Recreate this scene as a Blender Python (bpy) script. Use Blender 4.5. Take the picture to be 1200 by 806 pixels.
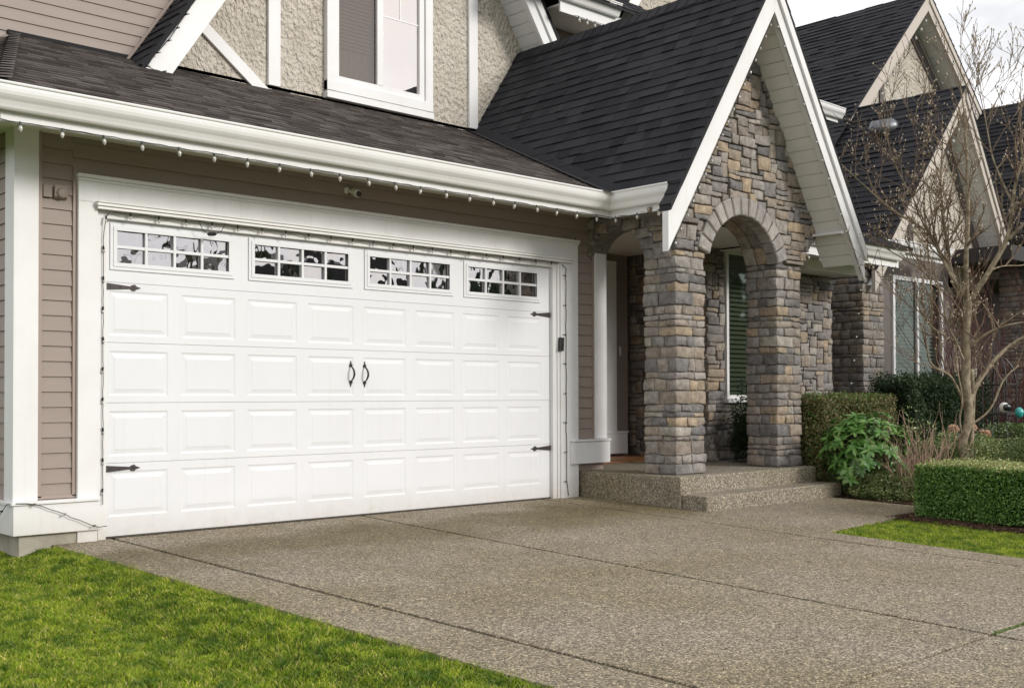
import bpy, math, random
import numpy as np
from mathutils import Vector, Matrix, noise
R = math.radians
random.seed(7); rng = np.random.default_rng(7)
for o in list(bpy.data.objects): bpy.data.objects.remove(o, do_unlink=True)
scn = bpy.context.scene
col = scn.collection

# ------------------------------------------------------------------ camera
cd = bpy.data.cameras.new('camera'); cam = bpy.data.objects.new('camera', cd); col.objects.link(cam)
_c = (-3.60854, -8.45527, 1.06529)
_f = Vector((0.6836294, 0.7296519, 0.0160948)); _r = Vector((0.7297748, -0.6836817, -0.0028505)); _u = Vector((-0.0089238, -0.0136943, 0.9998664))
cam.matrix_world = Matrix(((_r.x, _u.x, -_f.x, _c[0]), (_r.y, _u.y, -_f.y, _c[1]), (_r.z, _u.z, -_f.z, _c[2]), (0, 0, 0, 1)))
cd.sensor_width = 36; cd.lens = 1307.656/1200*36
cd.shift_x = 0; cd.shift_y = (443.79-403)/1200
cd.clip_start = .05; cd.clip_end = 2000
scn.camera = cam
scn.render.resolution_x = 1024; scn.render.resolution_y = 687

# ------------------------------------------------------------------ sky, sun, exposure
SUN_AZ, SUN_EL = 21, 24          # degrees: azimuth from -y towards +x, elevation
sd = Vector((math.sin(R(SUN_AZ))*math.cos(R(SUN_EL)), -math.cos(R(SUN_AZ))*math.cos(R(SUN_EL)), math.sin(R(SUN_EL))))
w = bpy.data.worlds.new('World'); scn.world = w; w.use_nodes = True
nt = w.node_tree; nt.nodes.clear()
def N(nt, t, **k):
    n = nt.nodes.new(t)
    for a, b in k.items(): setattr(n, a, b)
    return n
out = N(nt, 'ShaderNodeOutputWorld'); bg = N(nt, 'ShaderNodeBackground')
sky = N(nt, 'ShaderNodeTexSky', sky_type='NISHITA'); sky.sun_disc = False
sky.sun_elevation = R(SUN_EL); sky.sun_rotation = R(180-SUN_AZ)
sky.air_density = 1.0; sky.dust_density = 2.5; sky.ozone_density = 1.0
tc = N(nt, 'ShaderNodeTexCoord'); mp = N(nt, 'ShaderNodeMapping'); mp.inputs['Scale'].default_value = (1, 1, 2.2)
nz = N(nt, 'ShaderNodeTexNoise'); nz.inputs['Scale'].default_value = 2.3; nz.inputs['Detail'].default_value = 7; nz.inputs['Roughness'].default_value = .58
cr = N(nt, 'ShaderNodeValToRGB'); cr.color_ramp.elements[0].position = .33; cr.color_ramp.elements[1].position = .52
cr.color_ramp.elements[0].color = (.5, .5, .5, 1); cr.color_ramp.elements[1].color = (1, 1, 1, 1)
nz2 = N(nt, 'ShaderNodeTexNoise'); nz2.inputs['Scale'].default_value = 5; nz2.inputs['Detail'].default_value = 6
cc = N(nt, 'ShaderNodeValToRGB'); cc.color_ramp.elements[0].position = .3; cc.color_ramp.elements[1].position = .7
cc.color_ramp.elements[0].color = (19, 19, 19.4, 1); cc.color_ramp.elements[1].color = (22, 22, 22, 1)
mx = N(nt, 'ShaderNodeMixRGB')
L = nt.links.new
L(tc.outputs['Generated'], mp.inputs[0]); L(mp.outputs[0], nz.inputs['Vector']); L(mp.outputs[0], nz2.inputs['Vector'])
L(nz.outputs[0], cr.inputs[0]); L(nz2.outputs[0], cc.inputs[0])
L(cr.outputs[0], mx.inputs[0]); L(sky.outputs[0], mx.inputs[1]); L(cc.outputs[0], mx.inputs[2])
L(mx.outputs[0], bg.inputs[0]); bg.inputs[1].default_value = .082
L(bg.outputs[0], out.inputs[0])
sl = bpy.data.lights.new('sun', 'SUN'); sl.energy = 3.4; sl.angle = R(16); sl.color = (1, .955, .895)
so = bpy.data.objects.new('sun', sl); col.objects.link(so); so.rotation_euler = (-sd).to_track_quat('-Z', 'Y').to_euler(); so.location = (8, -20, 15)
vs = scn.view_settings; vs.view_transform = 'Standard'; vs.look = 'None'; vs.gamma = 1; vs.exposure = -0.44
vs.use_curve_mapping = False

# ------------------------------------------------------------------ materials
def mat(name, color, rough=.6, spec=.4, cvar=None, cscale=6, bump=None, bscale=60, bdist=.01, metallic=0, island=None, detail=4, stretch=None, grime=None):
    m = bpy.data.materials.new(name); m.use_nodes = True; t = m.node_tree; b = t.nodes['Principled BSDF']
    b.inputs['Roughness'].default_value = rough; b.inputs['Specular IOR Level'].default_value = spec; b.inputs['Metallic'].default_value = metallic
    g = N(t, 'ShaderNodeNewGeometry'); vec = g.outputs['Position']
    if stretch:
        mm = N(t, 'ShaderNodeMapping'); mm.inputs['Scale'].default_value = stretch; t.links.new(vec, mm.inputs[0]); vec = mm.outputs[0]
    c = None
    if island:
        rp = N(t, 'ShaderNodeValToRGB'); rp.color_ramp.interpolation = 'LINEAR'
        els = rp.color_ramp.elements
        els[0].color = (*island[0], 1); els[0].position = 0; els[1].color = (*island[-1], 1); els[1].position = 1
        for i, cc_ in enumerate(island[1:-1]):
            e = els.new((i+1)/(len(island)-1)); e.color = (*cc_, 1)
        t.links.new(g.outputs['Random Per Island'], rp.inputs[0]); c = rp.outputs[0]
    if cvar:
        n = N(t, 'ShaderNodeTexNoise'); n.inputs['Scale'].default_value = cscale; n.inputs['Detail'].default_value = detail; n.inputs['Roughness'].default_value = .6
        t.links.new(vec, n.inputs['Vector'])
        r = N(t, 'ShaderNodeValToRGB'); r.color_ramp.elements[0].position = .35; r.color_ramp.elements[1].position = .65
        t.links.new(n.outputs[0], r.inputs[0])
        x = N(t, 'ShaderNodeMixRGB', blend_type='MULTIPLY' if c else 'MIX')
        if c:
            x.inputs[0].default_value = 1
            r.color_ramp.elements[0].color = (*cvar, 1); r.color_ramp.elements[1].color = (1, 1, 1, 1)
            t.links.new(c, x.inputs[1]); t.links.new(r.outputs[0], x.inputs[2])
        else:
            t.links.new(r.outputs[0], x.inputs[0]); x.inputs[1].default_value = (*cvar, 1); x.inputs[2].default_value = (*color, 1)
        c = x.outputs[0]
    if grime:   # splashed dirt in the lowest hand's breadth and faint run marks
        sp = N(t, 'ShaderNodeSeparateXYZ'); t.links.new(g.outputs['Position'], sp.inputs[0])
        n = N(t, 'ShaderNodeTexNoise'); n.inputs['Scale'].default_value = 9; n.inputs['Detail'].default_value = 8; n.inputs['Roughness'].default_value = .7; t.links.new(g.outputs['Position'], n.inputs['Vector'])
        mr = N(t, 'ShaderNodeMapRange'); mr.inputs[1].default_value = .24; mr.inputs[2].default_value = -.04; t.links.new(sp.outputs[2], mr.inputs[0])
        m1 = N(t, 'ShaderNodeMath', operation='MULTIPLY'); t.links.new(n.outputs[0], m1.inputs[0]); t.links.new(mr.outputs[0], m1.inputs[1])
        mm2 = N(t, 'ShaderNodeMapping'); mm2.inputs['Scale'].default_value = (22, 22, .7); t.links.new(g.outputs['Position'], mm2.inputs[0])
        n2 = N(t, 'ShaderNodeTexNoise'); n2.inputs['Scale'].default_value = 1; n2.inputs['Detail'].default_value = 4; t.links.new(mm2.outputs[0], n2.inputs['Vector'])
        r2 = N(t, 'ShaderNodeMapRange'); r2.inputs[1].default_value = .58; r2.inputs[2].default_value = .8; r2.inputs[4].default_value = .13; t.links.new(n2.outputs[0], r2.inputs[0])
        ad = N(t, 'ShaderNodeMath', operation='ADD'); ad.use_clamp = True; t.links.new(m1.outputs[0], ad.inputs[0]); t.links.new(r2.outputs[0], ad.inputs[1])
        x = N(t, 'ShaderNodeMixRGB'); t.links.new(ad.outputs[0], x.inputs[0]); x.inputs[1].default_value = (*color, 1); x.inputs[2].default_value = (*grime, 1)
        if c: t.links.new(c, x.inputs[1])
        c = x.outputs[0]
    if c: t.links.new(c, b.inputs['Base Color'])
    else: b.inputs['Base Color'].default_value = (*color, 1)
    if bump:
        n = N(t, 'ShaderNodeTexNoise'); n.inputs['Scale'].default_value = bscale; n.inputs['Detail'].default_value = 5
        t.links.new(vec, n.inputs['Vector'])
        bp = N(t, 'ShaderNodeBump'); bp.inputs['Strength'].default_value = bump; bp.inputs['Distance'].default_value = bdist
        t.links.new(n.outputs[0], bp.inputs['Height']); t.links.new(bp.outputs[0], b.inputs['Normal'])
    return m
M = {}
M['white'] = mat('white_paint', (.745, .745, .75), .5, .4, cvar=(.70, .695, .69), cscale=2.2, bump=.06, bscale=25, grime=(.42, .37, .29))
M['door'] = mat('white_door_paint', (.72, .73, .755), .42, .45, cvar=(.69, .70, .72), cscale=1.2, bump=.07, bscale=220, bdist=.003, grime=(.48, .44, .38))
M['cream'] = mat('aluminium_gutter_white', (.77, .768, .76), .38, .5, cvar=(.735, .725, .71), cscale=3, bump=.04, bscale=9)
M['siding'] = mat('taupe_vinyl_siding', (.29, .237, .206), .55, .35, cvar=(.27, .22, .19), cscale=1.6, bump=.12, bscale=40, bdist=.004, stretch=(1, 1, 8))
M['siding_trim'] = mat('taupe_trim', (.32, .255, .22), .5, .35)
M['soffit'] = mat('soffit_board', (.82, .81, .78), .6, .3, cvar=(.78, .77, .74), cscale=3)
M['roofdark'] = mat('roof_underlay', (.02, .02, .022), .8, .2)
M['shingle'] = mat('asphalt_shingle', (.04, .038, .04), .92, .18, island=[(.026, .026, .030), (.036, .036, .041), (.050, .049, .054), (.029, .030, .037), (.043, .042, .048)], cvar=(.62, .62, .62), cscale=160, bump=.5, bscale=420, bdist=.003, detail=2)
M['shingle_brown'] = mat('weathered_shingle', (.07, .06, .06), .92, .2, island=[(.06, .050, .047), (.105, .09, .084), (.15, .13, .121), (.072, .062, .06), (.125, .107, .10)], cvar=(.6, .6, .58), cscale=150, bump=.5, bscale=420, bdist=.003, detail=2)
M['black'] = mat('black_iron', (.018, .015, .015), .45, .5, bump=.2, bscale=120, bdist=.002)
M['iron'] = mat('brown_black_iron', (.035, .026, .026), .5, .5, bump=.3, bscale=90, bdist=.002)
M['rubber'] = mat('black_rubber', (.02, .02, .02), .7, .3)
M['found'] = mat('foundation_concrete', (.40, .37, .31), .85, .2, cvar=(.27, .25, .20), cscale=4, bump=.3, bscale=50)
M['wood'] = mat('porch_wood', (.36, .16, .06), .5, .4, cvar=(.26, .11, .04), cscale=9, stretch=(1, 8, 1))
M['mortar'] = mat('mortar', (.24, .225, .205), .95, .1, cvar=(.13, .122, .11), cscale=30, bump=.6, bscale=90)
STONE = [(0.330, 0.303, 0.279), (0.211, 0.202, 0.200), (0.398, 0.347, 0.287), (0.281, 0.267, 0.258), (0.445, 0.352, 0.246), (0.309, 0.267, 0.230), (0.371, 0.348, 0.325), (0.166, 0.161, 0.161), (0.407, 0.333, 0.254), (0.291, 0.272, 0.254), (0.250, 0.222, 0.199), (0.460, 0.423, 0.372), (0.241, 0.227, 0.218)]
M['stone'] = mat('ledge_stone', (.3, .3, .3), .88, .2, island=STONE, cvar=(.58, .57, .57), cscale=14, bump=.75, bscale=46, bdist=.016, detail=10)
M['arch'] = mat('arch_stone', (.3, .28, .26), .85, .2, island=[(.40, .37, .345), (.33, .31, .295), (.44, .41, .375)], cvar=(.66, .65, .65), cscale=10, bump=.6, bscale=40, bdist=.012, detail=8)
M['stucco'] = mat('rough_cast_stucco', (.66, .61, .53), .92, .15, cvar=(.57, .52, .44), cscale=4, bump=1.0, bscale=24, bdist=.10, stretch=(1, 1, .7))
M['bark'] = mat('tree_bark', (.34, .285, .20), .85, .2, cvar=(.15, .12, .08), cscale=14, bump=.6, bscale=60)
M['twig'] = mat('twig_bark', (.24, .18, .125), .8, .2, cvar=(.12, .085, .06), cscale=5)
M['bud'] = mat('pale_bud', (.46, .38, .28), .6, .3)
M['bulb'] = mat('bulb_glass', (.48, .465, .43), .06, 1.0)
M['socket'] = mat('green_socket', (.05, .07, .055), .5, .4)
M['cable'] = mat('thin_cable', (.03, .035, .03), .6, .3)
M['plastic_white'] = mat('white_plastic', (.75, .74, .70), .35, .5)
M['lens'] = mat('dark_lens', (.01, .01, .012), .1, .8)
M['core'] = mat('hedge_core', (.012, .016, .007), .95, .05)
M['mulch'] = mat('bark_mulch', (.085, .05, .032), .95, .1, cvar=(.03, .018, .012), cscale=40, bump=1, bscale=55, bdist=.04, detail=8)
M['chip'] = mat('mulch_chip', (.1, .06, .04), .9, .15, island=[(.10, .058, .038), (.05, .03, .02), (.16, .10, .065), (.07, .045, .03)])
M['metal'] = mat('galvanised_metal', (.16, .165, .18), .4, .5, metallic=.6)
M['teal'] = mat('teal_ceramic', (.05, .38, .36), .2, .6)
M['figurine'] = mat('garden_figurine_stone', (.34, .30, .26), .85, .2, cvar=(.22, .2, .17), cscale=30, bump=.4, bscale=80)
M['taupe_dark'] = mat('dark_taupe_board', (.115, .10, .095), .6, .3, cvar=(.10, .088, .082), cscale=3)
M['charcoal'] = mat('charcoal_siding', (.035, .033, .034), .6, .3)
M['interior'] = mat('dark_interior', (.02, .02, .02), .9, .1)
M['handle_wood'] = mat('ceramic_bowl', (.09, .10, .11), .35, .5)

def leafmat(name, cols, rough=.5, spec=.4, transl=.25, pat=None, pscale=1.0):
    m = bpy.data.materials.new(name); m.use_nodes = True; t = m.node_tree; b = t.nodes['Principled BSDF']
    g = N(t, 'ShaderNodeNewGeometry'); rp = N(t, 'ShaderNodeValToRGB'); els = rp.color_ramp.elements
    els[0].color = (*cols[0], 1); els[1].color = (*cols[-1], 1)
    for i, cc_ in enumerate(cols[1:-1]):
        e = els.new((i+1)/(len(cols)-1)); e.color = (*cc_, 1)
    t.links.new(g.outputs['Random Per Island'], rp.inputs[0]); c = rp.outputs[0]
    if pat:
        n = N(t, 'ShaderNodeTexNoise'); n.inputs['Scale'].default_value = pscale; n.inputs['Detail'].default_value = 6; n.inputs['Roughness'].default_value = .65
        t.links.new(g.outputs['Position'], n.inputs['Vector'])
        r = N(t, 'ShaderNodeValToRGB'); r.color_ramp.elements[0].position = .36; r.color_ramp.elements[1].position = .64
        r.color_ramp.elements[0].color = (*pat[0], 1); r.color_ramp.elements[1].color = (*pat[1], 1)
        t.links.new(n.outputs[0], r.inputs[0])
        x = N(t, 'ShaderNodeMixRGB', blend_type='MULTIPLY'); x.inputs[0].default_value = 1
        t.links.new(c, x.inputs[1]); t.links.new(r.outputs[0], x.inputs[2]); c = x.outputs[0]
    t.links.new(c, b.inputs['Base Color']); b.inputs['Roughness'].default_value = rough; b.inputs['Specular IOR Level'].default_value = spec
    tr = N(t, 'ShaderNodeBsdfTranslucent'); t.links.new(c, tr.inputs[0])
    mxs = N(t, 'ShaderNodeMixShader'); mxs.inputs[0].default_value = transl
    o = t.nodes['Material Output']; t.links.new(b.outputs[0], mxs.inputs[1]); t.links.new(tr.outputs[0], mxs.inputs[2]); t.links.new(mxs.outputs[0], o.inputs[0])
    return m
M['grass'] = leafmat('grass_blade', [(.11, .22, .015), (.24, .39, .03), (.42, .50, .07), (.15, .28, .015), (.33, .44, .05), (.66, .60, .28)], .6, .25, .4, pat=((.34, .46, .42), (1.35, 1.18, .95)), pscale=7.5)
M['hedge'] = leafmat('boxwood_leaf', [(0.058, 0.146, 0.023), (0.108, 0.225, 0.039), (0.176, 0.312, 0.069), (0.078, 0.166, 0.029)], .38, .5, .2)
M['hedge_top'] = leafmat('boxwood_leaf_sunlit', [(0.195, 0.260, 0.065), (0.351, 0.390, 0.130), (0.520, 0.481, 0.247), (0.156, 0.234, 0.052)], .45, .5, .25)  # paler copy of the hedge leaf: sunlight on the top put into its colour
M['hedge_brown'] = leafmat('bronzed_boxwood_leaf', [(0.122, 0.122, 0.041), (0.203, 0.183, 0.071), (0.264, 0.203, 0.102), (0.102, 0.122, 0.041)], .45, .4, .2)
M['yew'] = leafmat('dark_yew_leaf', [(0.016, 0.039, 0.013), (0.029, 0.061, 0.020), (0.049, 0.081, 0.029)], .5, .35, .15)
M['rhodo'] = leafmat('glossy_broad_leaf', [(.06, .17, .03), (.11, .26, .05), (.20, .34, .09), (.08, .20, .035)], .28, .6, .2)
M['cover'] = leafmat('ground_cover_leaf', [(0.450, 0.450, 0.210), (0.078, 0.147, 0.035), (0.156, 0.234, 0.058), (0.254, 0.292, 0.108), (0.098, 0.176, 0.039), (0.390, 0.370, 0.195)], .4, .5, .2)
M['yellow'] = leafmat('yellow_green_leaf', [(0.252, 0.308, 0.042), (0.420, 0.420, 0.056), (0.196, 0.266, 0.042)], .5, .4, .3)
M['rust'] = leafmat('dry_flower_head', [(.62, .42, .30), (.70, .50, .36), (.50, .32, .21)], .8, .1, .3)
M['redleaf'] = leafmat('dark_red_twigs', [(.07, .02, .015), (.12, .035, .025), (.05, .02, .015)], .7, .2, .1)
M['deadstem'] = mat('dry_stem', (.52, .37, .28), .8, .2, cvar=(.30, .20, .15), cscale=8)

def aggregate(name, base, stains, band=False):
    m = bpy.data.materials.new(name); m.use_nodes = True; t = m.node_tree; b = t.nodes['Principled BSDF']; K = t.links.new
    g = N(t, 'ShaderNodeNewGeometry')
    def vor(scale):
        v = N(t, 'ShaderNodeTexVoronoi'); v.inputs['Scale'].default_value = scale; K(g.outputs['Position'], v.inputs['Vector']); return v
    v1 = vor(125); s = N(t, 'ShaderNodeSeparateColor'); K(v1.outputs['Color'], s.inputs[0])
    r = N(t, 'ShaderNodeValToRGB'); e = r.color_ramp.elements
    e[0].position = 0; e[0].color = (base[0]*.42, base[1]*.42, base[2]*.42, 1); e[1].position = 1; e[1].color = (base[0]*2.2, base[1]*2.2, base[2]*2.25, 1)
    for ps, kk in ((.35, (.62, .60, .60)), (.6, (1.0, 1.0, 1.0)), (.85, (1.35, 1.33, 1.3))):
        q = e.new(ps); q.color = (base[0]*kk[0], base[1]*kk[1], base[2]*kk[2], 1)
    K(s.outputs[0], r.inputs[0])
    v2 = vor(70); s2 = N(t, 'ShaderNodeSeparateColor'); K(v2.outputs['Color'], s2.inputs[0])
    r2 = N(t, 'ShaderNodeValToRGB'); r2.color_ramp.elements[0].color = (.72, .72, .74, 1); r2.color_ramp.elements[1].color = (1.25, 1.24, 1.2, 1); K(s2.outputs[1], r2.inputs[0])
    x = N(t, 'ShaderNodeMixRGB', blend_type='MULTIPLY'); x.inputs[0].default_value = 1; K(r.outputs[0], x.inputs[1]); K(r2.outputs[0], x.inputs[2]); c = x.outputs[0]
    for (sc, c0, c1, lo, hi) in stains:
        n = N(t, 'ShaderNodeTexNoise'); n.inputs['Scale'].default_value = sc; n.inputs['Detail'].default_value = 7; n.inputs['Roughness'].default_value = .6; K(g.outputs['Position'], n.inputs['Vector'])
        rr = N(t, 'ShaderNodeValToRGB'); rr.color_ramp.elements[0].position = lo; rr.color_ramp.elements[1].position = hi
        rr.color_ramp.elements[0].color = (*c0, 1); rr.color_ramp.elements[1].color = (*c1, 1); K(n.outputs[0], rr.inputs[0])
        x = N(t, 'ShaderNodeMixRGB', blend_type='MULTIPLY'); x.inputs[0].default_value = 1; K(c, x.inputs[1]); K(rr.outputs[0], x.inputs[2]); c = x.outputs[0]
    if band:   # algae stain along the damp strip in front of the door
        sp = N(t, 'ShaderNodeSeparateXYZ'); K(g.outputs['Position'], sp.inputs[0])
        n = N(t, 'ShaderNodeTexNoise'); n.inputs['Scale'].default_value = 1.1; n.inputs['Detail'].default_value = 6; K(g.outputs['Position'], n.inputs['Vector'])
        ad = N(t, 'ShaderNodeMath', operation='MULTIPLY_ADD'); K(n.outputs[0], ad.inputs[0]); ad.inputs[1].default_value = 1.6; K(sp.outputs[1], ad.inputs[2])
        rr = N(t, 'ShaderNodeValToRGB'); e = rr.color_ramp.elements; e[0].position = 0; e[0].color = (1, 1, 1, 1); e[1].position = 1; e[1].color = (1, 1, 1, 1)
        for ps, cc in ((.33, (1, 1, 1)), (.52, (.66, .64, .50)), (.66, (.62, .60, .47)), (.78, (1, .99, .95))):
            q = e.new(ps); q.color = (*cc, 1)
        mr = N(t, 'ShaderNodeMapRange'); mr.inputs[1].default_value = -2.2; mr.inputs[2].default_value = 1.2; K(ad.outputs[0], mr.inputs[0]); K(mr.outputs[0], rr.inputs[0])
        x = N(t, 'ShaderNodeMixRGB', blend_type='MULTIPLY'); x.inputs[0].default_value = 1; K(c, x.inputs[1]); K(rr.outputs[0], x.inputs[2]); c = x.outputs[0]
    K(c, b.inputs['Base Color']); b.inputs['Roughness'].default_value = .8; b.inputs['Specular IOR Level'].default_value = .3
    bp = N(t, 'ShaderNodeBump'); bp.inputs['Strength'].default_value = .55; bp.inputs['Distance'].default_value = .006
    inv = N(t, 'ShaderNodeMath', operation='SUBTRACT'); inv.inputs[0].default_value = 1; K(v1.outputs['Distance'], inv.inputs[1]); K(inv.outputs[0], bp.inputs['Height']); K(bp.outputs[0], b.inputs['Normal'])
    return m
ST = [(.45, (.88, .85, .72), (1.04, 1.03, 1.05), .38, .62), (1.7, (.90, .89, .85), (1.05, 1.05, 1.05), .35, .65), (26, (.86, .86, .85), (1.08, 1.08, 1.08), .35, .65)]
M['drive'] = aggregate('exposed_aggregate', (.272, .238, .186), ST, True)
M['step'] = aggregate('step_aggregate', (.27, .245, .20), ST)

def glassmat(name, tint, fac, wav=0.0, wscale=6, rough=.01, dark=(.015, .015, .016), transparent=False):
    m = bpy.data.materials.new(name); m.use_nodes = True; t = m.node_tree; t.nodes.remove(t.nodes['Principled BSDF']); K = t.links.new
    o = t.nodes['Material Output']; gl = N(t, 'ShaderNodeBsdfGlossy'); gl.inputs['Color'].default_value = (*tint, 1); gl.inputs['Roughness'].default_value = rough
    if transparent: d = N(t, 'ShaderNodeBsdfTransparent'); d.inputs[0].default_value = (.8, .86, .82, 1)
    else: d = N(t, 'ShaderNodeBsdfDiffuse'); d.inputs[0].default_value = (*dark, 1)
    lw = N(t, 'ShaderNodeLayerWeight'); lw.inputs[0].default_value = .5
    mr = N(t, 'ShaderNodeMapRange'); mr.inputs[3].default_value = fac; mr.inputs[4].default_value = 1; K(lw.outputs['Fresnel'], mr.inputs[0])
    ms = N(t, 'ShaderNodeMixShader'); K(mr.outputs[0], ms.inputs[0]); K(d.outputs[0], ms.inputs[1]); K(gl.outputs[0], ms.inputs[2]); K(ms.outputs[0], o.inputs[0])
    if wav:
        g = N(t, 'ShaderNodeNewGeometry'); n = N(t, 'ShaderNodeTexNoise'); n.inputs['Scale'].default_value = wscale; n.inputs['Detail'].default_value = 1; K(g.outputs['Position'], n.inputs['Vector'])
        bp = N(t, 'ShaderNodeBump'); bp.inputs['Strength'].default_value = wav; bp.inputs['Distance'].default_value = .02; K(n.outputs[0], bp.inputs['Height']); K(bp.outputs[0], gl.inputs['Normal'])
    return m
M['pane_door'] = glassmat('wavy_door_pane', (.82, .80, .81), .58, .22, 7)
M['pane_dark'] = glassmat('screened_pane', (.72, .64, .60), .12, .1, 3, .05, transparent=True)
M['pane_bright'] = glassmat('bright_pane', (.97, .91, .89), .72, .08, 3, .02, transparent=True)
M['pane_green'] = glassmat('blind_window_pane', (.58, .68, .61), .03, .1, 3, .03, transparent=True)
M['blind'] = mat('green_grey_blind', (.30, .32, .24), .6, .3)
M['blind_green'] = mat('pale_green_blind', (.46, .58, .49), .6, .3)

# ------------------------------------------------------------------ mesh helpers
class MB:
    def __init__(s): s.v = []; s.f = []
    def add(s, vs, fs):
        n = len(s.v); s.v += [tuple(x) for x in vs]; s.f += [tuple(i+n for i in f) for f in fs]; return s
    def box(s, x0, x1, y0, y1, z0, z1):
        return s.obox((x0, y0, z0), (x1-x0, 0, 0), (0, y1-y0, 0), (0, 0, z1-z0))
    def obox(s, o, a, b, c):
        o, a, b, c = map(Vector, (o, a, b, c))
        vs = [o, o+a, o+a+b, o+b, o+c, o+a+c, o+a+b+c, o+b+c]
        fs = [(0, 3, 2, 1), (4, 5, 6, 7), (0, 1, 5, 4), (1, 2, 6, 5), (2, 3, 7, 6), (3, 0, 4, 7)]
        if a.cross(b).dot(c) < 0: fs = [f[::-1] for f in fs]
        return s.add(vs, fs)
    def prism(s, poly, ext):
        ext = Vector(ext); p = [Vector(q) for q in poly]; n = len(p)
        nn = Vector((0, 0, 0))
        for i in range(n): nn += p[i].cross(p[(i+1) % n])
        fs = [tuple(range(n))[::-1], tuple(range(n, 2*n))] + [(i, (i+1) % n, n+(i+1) % n, n+i) for i in range(n)]
        if nn.dot(ext) < 0: fs = [f[::-1] for f in fs]
        return s.add(p+[q+ext for q in p], fs)
    def tube(s, pts, rad, n=6, cap=True):
        pts = [Vector(p) for p in pts]; m = len(pts)
        if not hasattr(rad, '__len__'): rad = [rad]*m
        vs = []; pu = None
        for i, p in enumerate(pts):
            d = (pts[min(i+1, m-1)]-pts[max(i-1, 0)]).normalized()
            if pu is None:
                pu = d.orthogonal().normalized()
            pu = (pu-d*pu.dot(d)); pu = pu.normalized() if pu.length > 1e-6 else d.orthogonal().normalized()
            q = d.cross(pu)
            for k in range(n):
                a = 2*math.pi*k/n; vs.append(p+(pu*math.cos(a)+q*math.sin(a))*rad[i])
        fs = [(i*n+k, i*n+(k+1) % n, (i+1)*n+(k+1) % n, (i+1)*n+k) for i in range(m-1) for k in range(n)]
        if cap: fs += [tuple(range(n))[::-1], tuple(range((m-1)*n, m*n))]
        return s.add(vs, fs)
    def lathe(s, c, prof, n=12, axis=(0, 0, 1)):
        c = Vector(c); ax = Vector(axis).normalized(); u = ax.orthogonal().normalized(); v = ax.cross(u)
        vs = [c+ax*h+(u*math.cos(2*math.pi*k/n)+v*math.sin(2*math.pi*k/n))*max(r, 1e-4) for (r, h) in prof for k in range(n)]
        m = len(prof)
        fs = [(i*n+k, i*n+(k+1) % n, (i+1)*n+(k+1) % n, (i+1)*n+k) for i in range(m-1) for k in range(n)] + [tuple(range(n))[::-1], tuple(range((m-1)*n, m*n))]
        return s.add(vs, fs)
    def build(s, name, m, parent=None, smooth=False, bevel=0, **tags):
        me = bpy.data.meshes.new(name); me.from_pydata(s.v, [], s.f); me.update()
        return finish(me, name, m, parent, smooth, bevel, **tags)
def finish(me, name, m, parent=None, smooth=False, bevel=0, **tags):
    me.materials.append(M[m] if isinstance(m, str) else m)
    if smooth: me.polygons.foreach_set('use_smooth', [True]*len(me.polygons))
    o = bpy.data.objects.new(name, me); col.objects.link(o)
    if parent is not None:
        o.parent = parent; o.matrix_parent_inverse = wm(parent).inverted()
    if bevel:
        b = o.modifiers.new('bevel', 'BEVEL'); b.width = bevel; b.segments = 2; b.limit_method = 'ANGLE'
    for k, v in tags.items(): o[k] = v
    return o
WM = {}
def wm(o): return WM.get(o.name, Matrix.Identity(4))
def thing(name, loc, label, cat, group=None):
    o = bpy.data.objects.new(name, None); col.objects.link(o); o.location = loc; o.empty_display_size = .2
    WM[o.name] = Matrix.Translation(Vector(loc)); o['label'] = label; o['category'] = cat
    if group: o['group'] = group
    return o
def npmesh(name, V, F, m, parent=None, smooth=False, **tags):
    """V (n,3), F (m,k)"""
    me = bpy.data.meshes.new(name); k = F.shape[1]
    me.vertices.add(len(V)); me.vertices.foreach_set('co', V.astype(np.float32).ravel())
    me.loops.add(F.size); me.loops.foreach_set('vertex_index', F.astype(np.int32).ravel())
    me.polygons.add(len(F)); me.polygons.foreach_set('loop_start', np.arange(0, F.size, k, dtype=np.int32)); me.polygons.foreach_set('loop_total', np.full(len(F), k, dtype=np.int32))
    me.update(calc_edges=True)
    return finish(me, name, m, parent, smooth, 0, **tags)

def clip(poly, a, b, c):
    """keep a*x+b*y<=c"""
    out = []; n = len(poly)
    for i in range(n):
        p, q = poly[i], poly[(i+1) % n]; dp = a*p[0]+b*p[1]-c; dq = a*q[0]+b*q[1]-c
        if dp <= 0: out.append(p)
        if (dp < 0 < dq) or (dq < 0 < dp):
            t = dp/(dp-dq); out.append((p[0]+t*(q[0]-p[0]), p[1]+t*(q[1]-p[1])))
    return out
def halfplanes(poly):
    A = sum(poly[i][0]*poly[(i+1) % len(poly)][1]-poly[(i+1) % len(poly)][0]*poly[i][1] for i in range(len(poly)))
    if A < 0: poly = poly[::-1]
    hp = []
    for i in range(len(poly)):
        p, q = poly[i], poly[(i+1) % len(poly)]; dx, dy = q[0]-p[0], q[1]-p[1]
        hp.append((dy, -dx, dy*p[0]-dx*p[1]))
    return hp
def area(p): return abs(sum(p[i][0]*p[(i+1) % len(p)][1]-p[(i+1) % len(p)][0]*p[i][1] for i in range(len(p))))/2
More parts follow.
